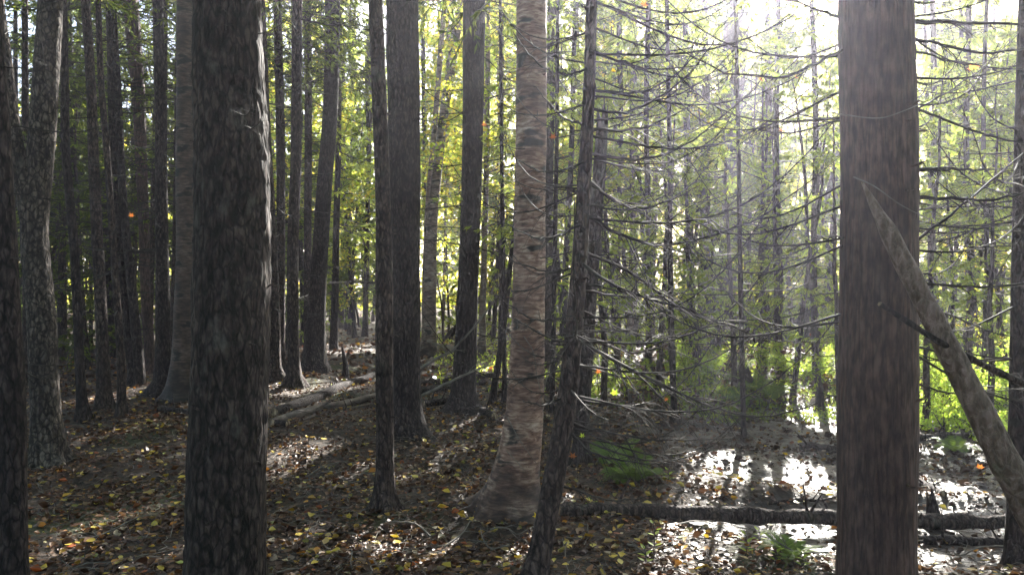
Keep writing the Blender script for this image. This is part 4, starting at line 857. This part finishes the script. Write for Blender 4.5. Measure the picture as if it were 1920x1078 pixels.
# low green ground cover on the far bank and in patches
n = 26000; Y = 11+22*rng.random(n); x = Y*U(-.1, .75, n); k = (vn2(x*.8+20, Y*.8) > -.05) | (x > .5*Y); x, Y = x[k], Y[k]; n = len(x)
p = np.stack([x, Y, H(x, Y)+U(.0, .14, n)*(1+.5*(x > .48*Y))], -1); ln = U(.04, .10, n)
tag(Geo().add(*kites(p, rdir(n)+np.array([0, 0, .7]), rdir(n)+np.array([0, 0, .4]), ln, ln*.4), tints(n, BR)).build('ground_cover', M['leaf']), 'low mossy green plants covering the far bank of the mud', 'ground cover', kind='stuff')
n = 15000; Y = 9.9+4.6*rng.random(n); x = Y*U(.08, .5, n); k = vn2(x*1.7+9, Y*1.7)+.5*vn2(x*5, Y*5) > .02; x, Y = x[k], Y[k]; n = len(x)
p = np.stack([x, Y, np.maximum(H(x, Y), -.17)+U(.0, .10, n)], -1); ln = U(.03, .08, n)
tag(Geo().add(*kites(p, rdir(n)+np.array([0, 0, .9]), rdir(n)+np.array([0, 0, .4]), ln, ln*.3), tints(n, GREEN*1.2)).build('moss_tufts', M['leaf']), 'dark green moss and grass tufts along the far edge of the mud', 'moss', kind='stuff')
# far wood behind everything, read as one mass
n = 110000; Y = U(34, 62, n); x = Y*U(-.95, .95, n); zt = .6+11*rng.random(n)**1.3; k = vn3(x*.35, Y*.15, zt*.3)+.35*vn3(x*1.1, Y*.5, zt*1.1) > -.22; x, Y, zt = x[k], Y[k], zt[k]; n = len(x)
p = np.stack([x, Y, zt], -1); kp = keep(p); p = p[kp]; n = len(p); ln = U(.16, .40, n)
G = Geo().add(*kites(p, rdir(n)+np.array([0, 0, -.4]), rdir(n), ln, ln*.5), tints(n, YELLOW))
nt_ = 22; xx = U(-46, 46, nt_); yy = U(37, 60, nt_); zz = np.linspace(0, 1, 4); P = np.stack([xx[:, None]+Nrm(0, .2, (nt_, 4)), np.repeat(yy[:, None], 4, 1), zz*U(10, 16, nt_)[:, None]+H(xx, yy)[:, None]], -1)
n2 = 60000; Y = U(42, 62, n2); x = Y*U(-.05, .72, n2); zt = U(10, 22, n2); k = vn3(x*.35, Y*.15, zt*.3)+.35*vn3(x*1.1, Y*.5, zt*1.1) > -.25; p = np.stack([x, Y, zt], -1)[k]; p = p[keep(p)]; n2 = len(p); ln = U(.16, .36, n2)
G.add(*kites(p, rdir(n2)+np.array([0, 0, -.4]), rdir(n2), ln, ln*.5), tints(n2, YELLOW))
G.add(*tubes(P, U(.06, .14, nt_)[:, None]*np.array([1, .9, .7, .3]), 6), (.06, .05, .045))
tag(G.build('distant_wood', M['leaf']), 'distant sunlit woodland closing the view behind the trunks', 'woodland', kind='stuff')

# unseen foliage behind and beside the viewer, added to block sky light on trunks
n = 60000; a_ = U(0, 2*math.pi, n); rr_ = U(9, 26, n); x = rr_*np.sin(a_)*1.2; Y = rr_*np.cos(a_); zt = .3+13*rng.random(n); k = (Y < .8*np.abs(x)-3) & (vn3(x*.4, Y*.4, zt*.3)+.4*vn3(x*1.3, Y*1.3, zt) > -.2)
p = np.stack([x, Y, zt], -1)[k]; p = p[keep(p, 1.0)]; n = len(p); ln = U(.18, .40, n)
tag(Geo().add(*kites(p, rdir(n)+np.array([0, 0, -.4]), rdir(n)+np.array([0, 0, .5]), ln, ln*.5), tints(n, GREEN)).build('unseen_shade_wood', M['needle']), 'unseen mass of needles and leaves added behind the viewer to block sky light', 'woodland', kind='stuff')
# unseen canopy above the frame and behind, added to shade the foreground
n = 90000; x = U(-24, 24, n); Y = U(-22, 14, n); zt = 7+10*rng.random(n); k = vn3(x*.45, Y*.45, zt*.3)+.4*vn3(x*1.3, Y*1.3, zt) > -.15
p = np.stack([x, Y, zt], -1)[k]; p = p[keep(p, 1.0)]; n = len(p); ln = U(.15, .36, n)
tag(Geo().add(*kites(p, rdir(n)+np.array([0, 0, -.4]), rdir(n)+np.array([0, 0, .5]), ln, ln*.5), tints(n, GREEN)).build('unseen_shade_canopy', M['needle']), 'unseen mass of needles and leaves added overhead to shade the foreground', 'canopy', kind='stuff')

# ------------------------------------------------------------------ haze volume added for glow towards the sun and lifted blacks
HAZE = .0017
if HAZE:
    m = bpy.data.materials.new('haze'); m.use_nodes = True; t = m.node_tree; t.nodes.clear()
    o_ = t.nodes.new('ShaderNodeOutputMaterial'); v_ = t.nodes.new('ShaderNodeVolumePrincipled')
    v_.inputs['Density'].default_value = HAZE; v_.inputs['Anisotropy'].default_value = .72; v_.inputs['Color'].default_value = (.86, .85, 1, 1)  # faint violet tint imitates the lens veil over the shadows
    t.links.new(v_.outputs[0], o_.inputs['Volume'])
    x0, x1, y0_, y1, z0_, z1 = -430, 430, -430, 430, -2, 18.5
    vv = [(x, y, z) for z in (z0_, z1) for y in (y0_, y1) for x in (x0, x1)]
    hz = Geo().add(vv, [[0, 2, 3, 1], [4, 5, 7, 6], [0, 1, 5, 4], [2, 6, 7, 3], [0, 4, 6, 2], [1, 3, 7, 5]]).build('haze', m)
    tag(hz, kind='stuff')
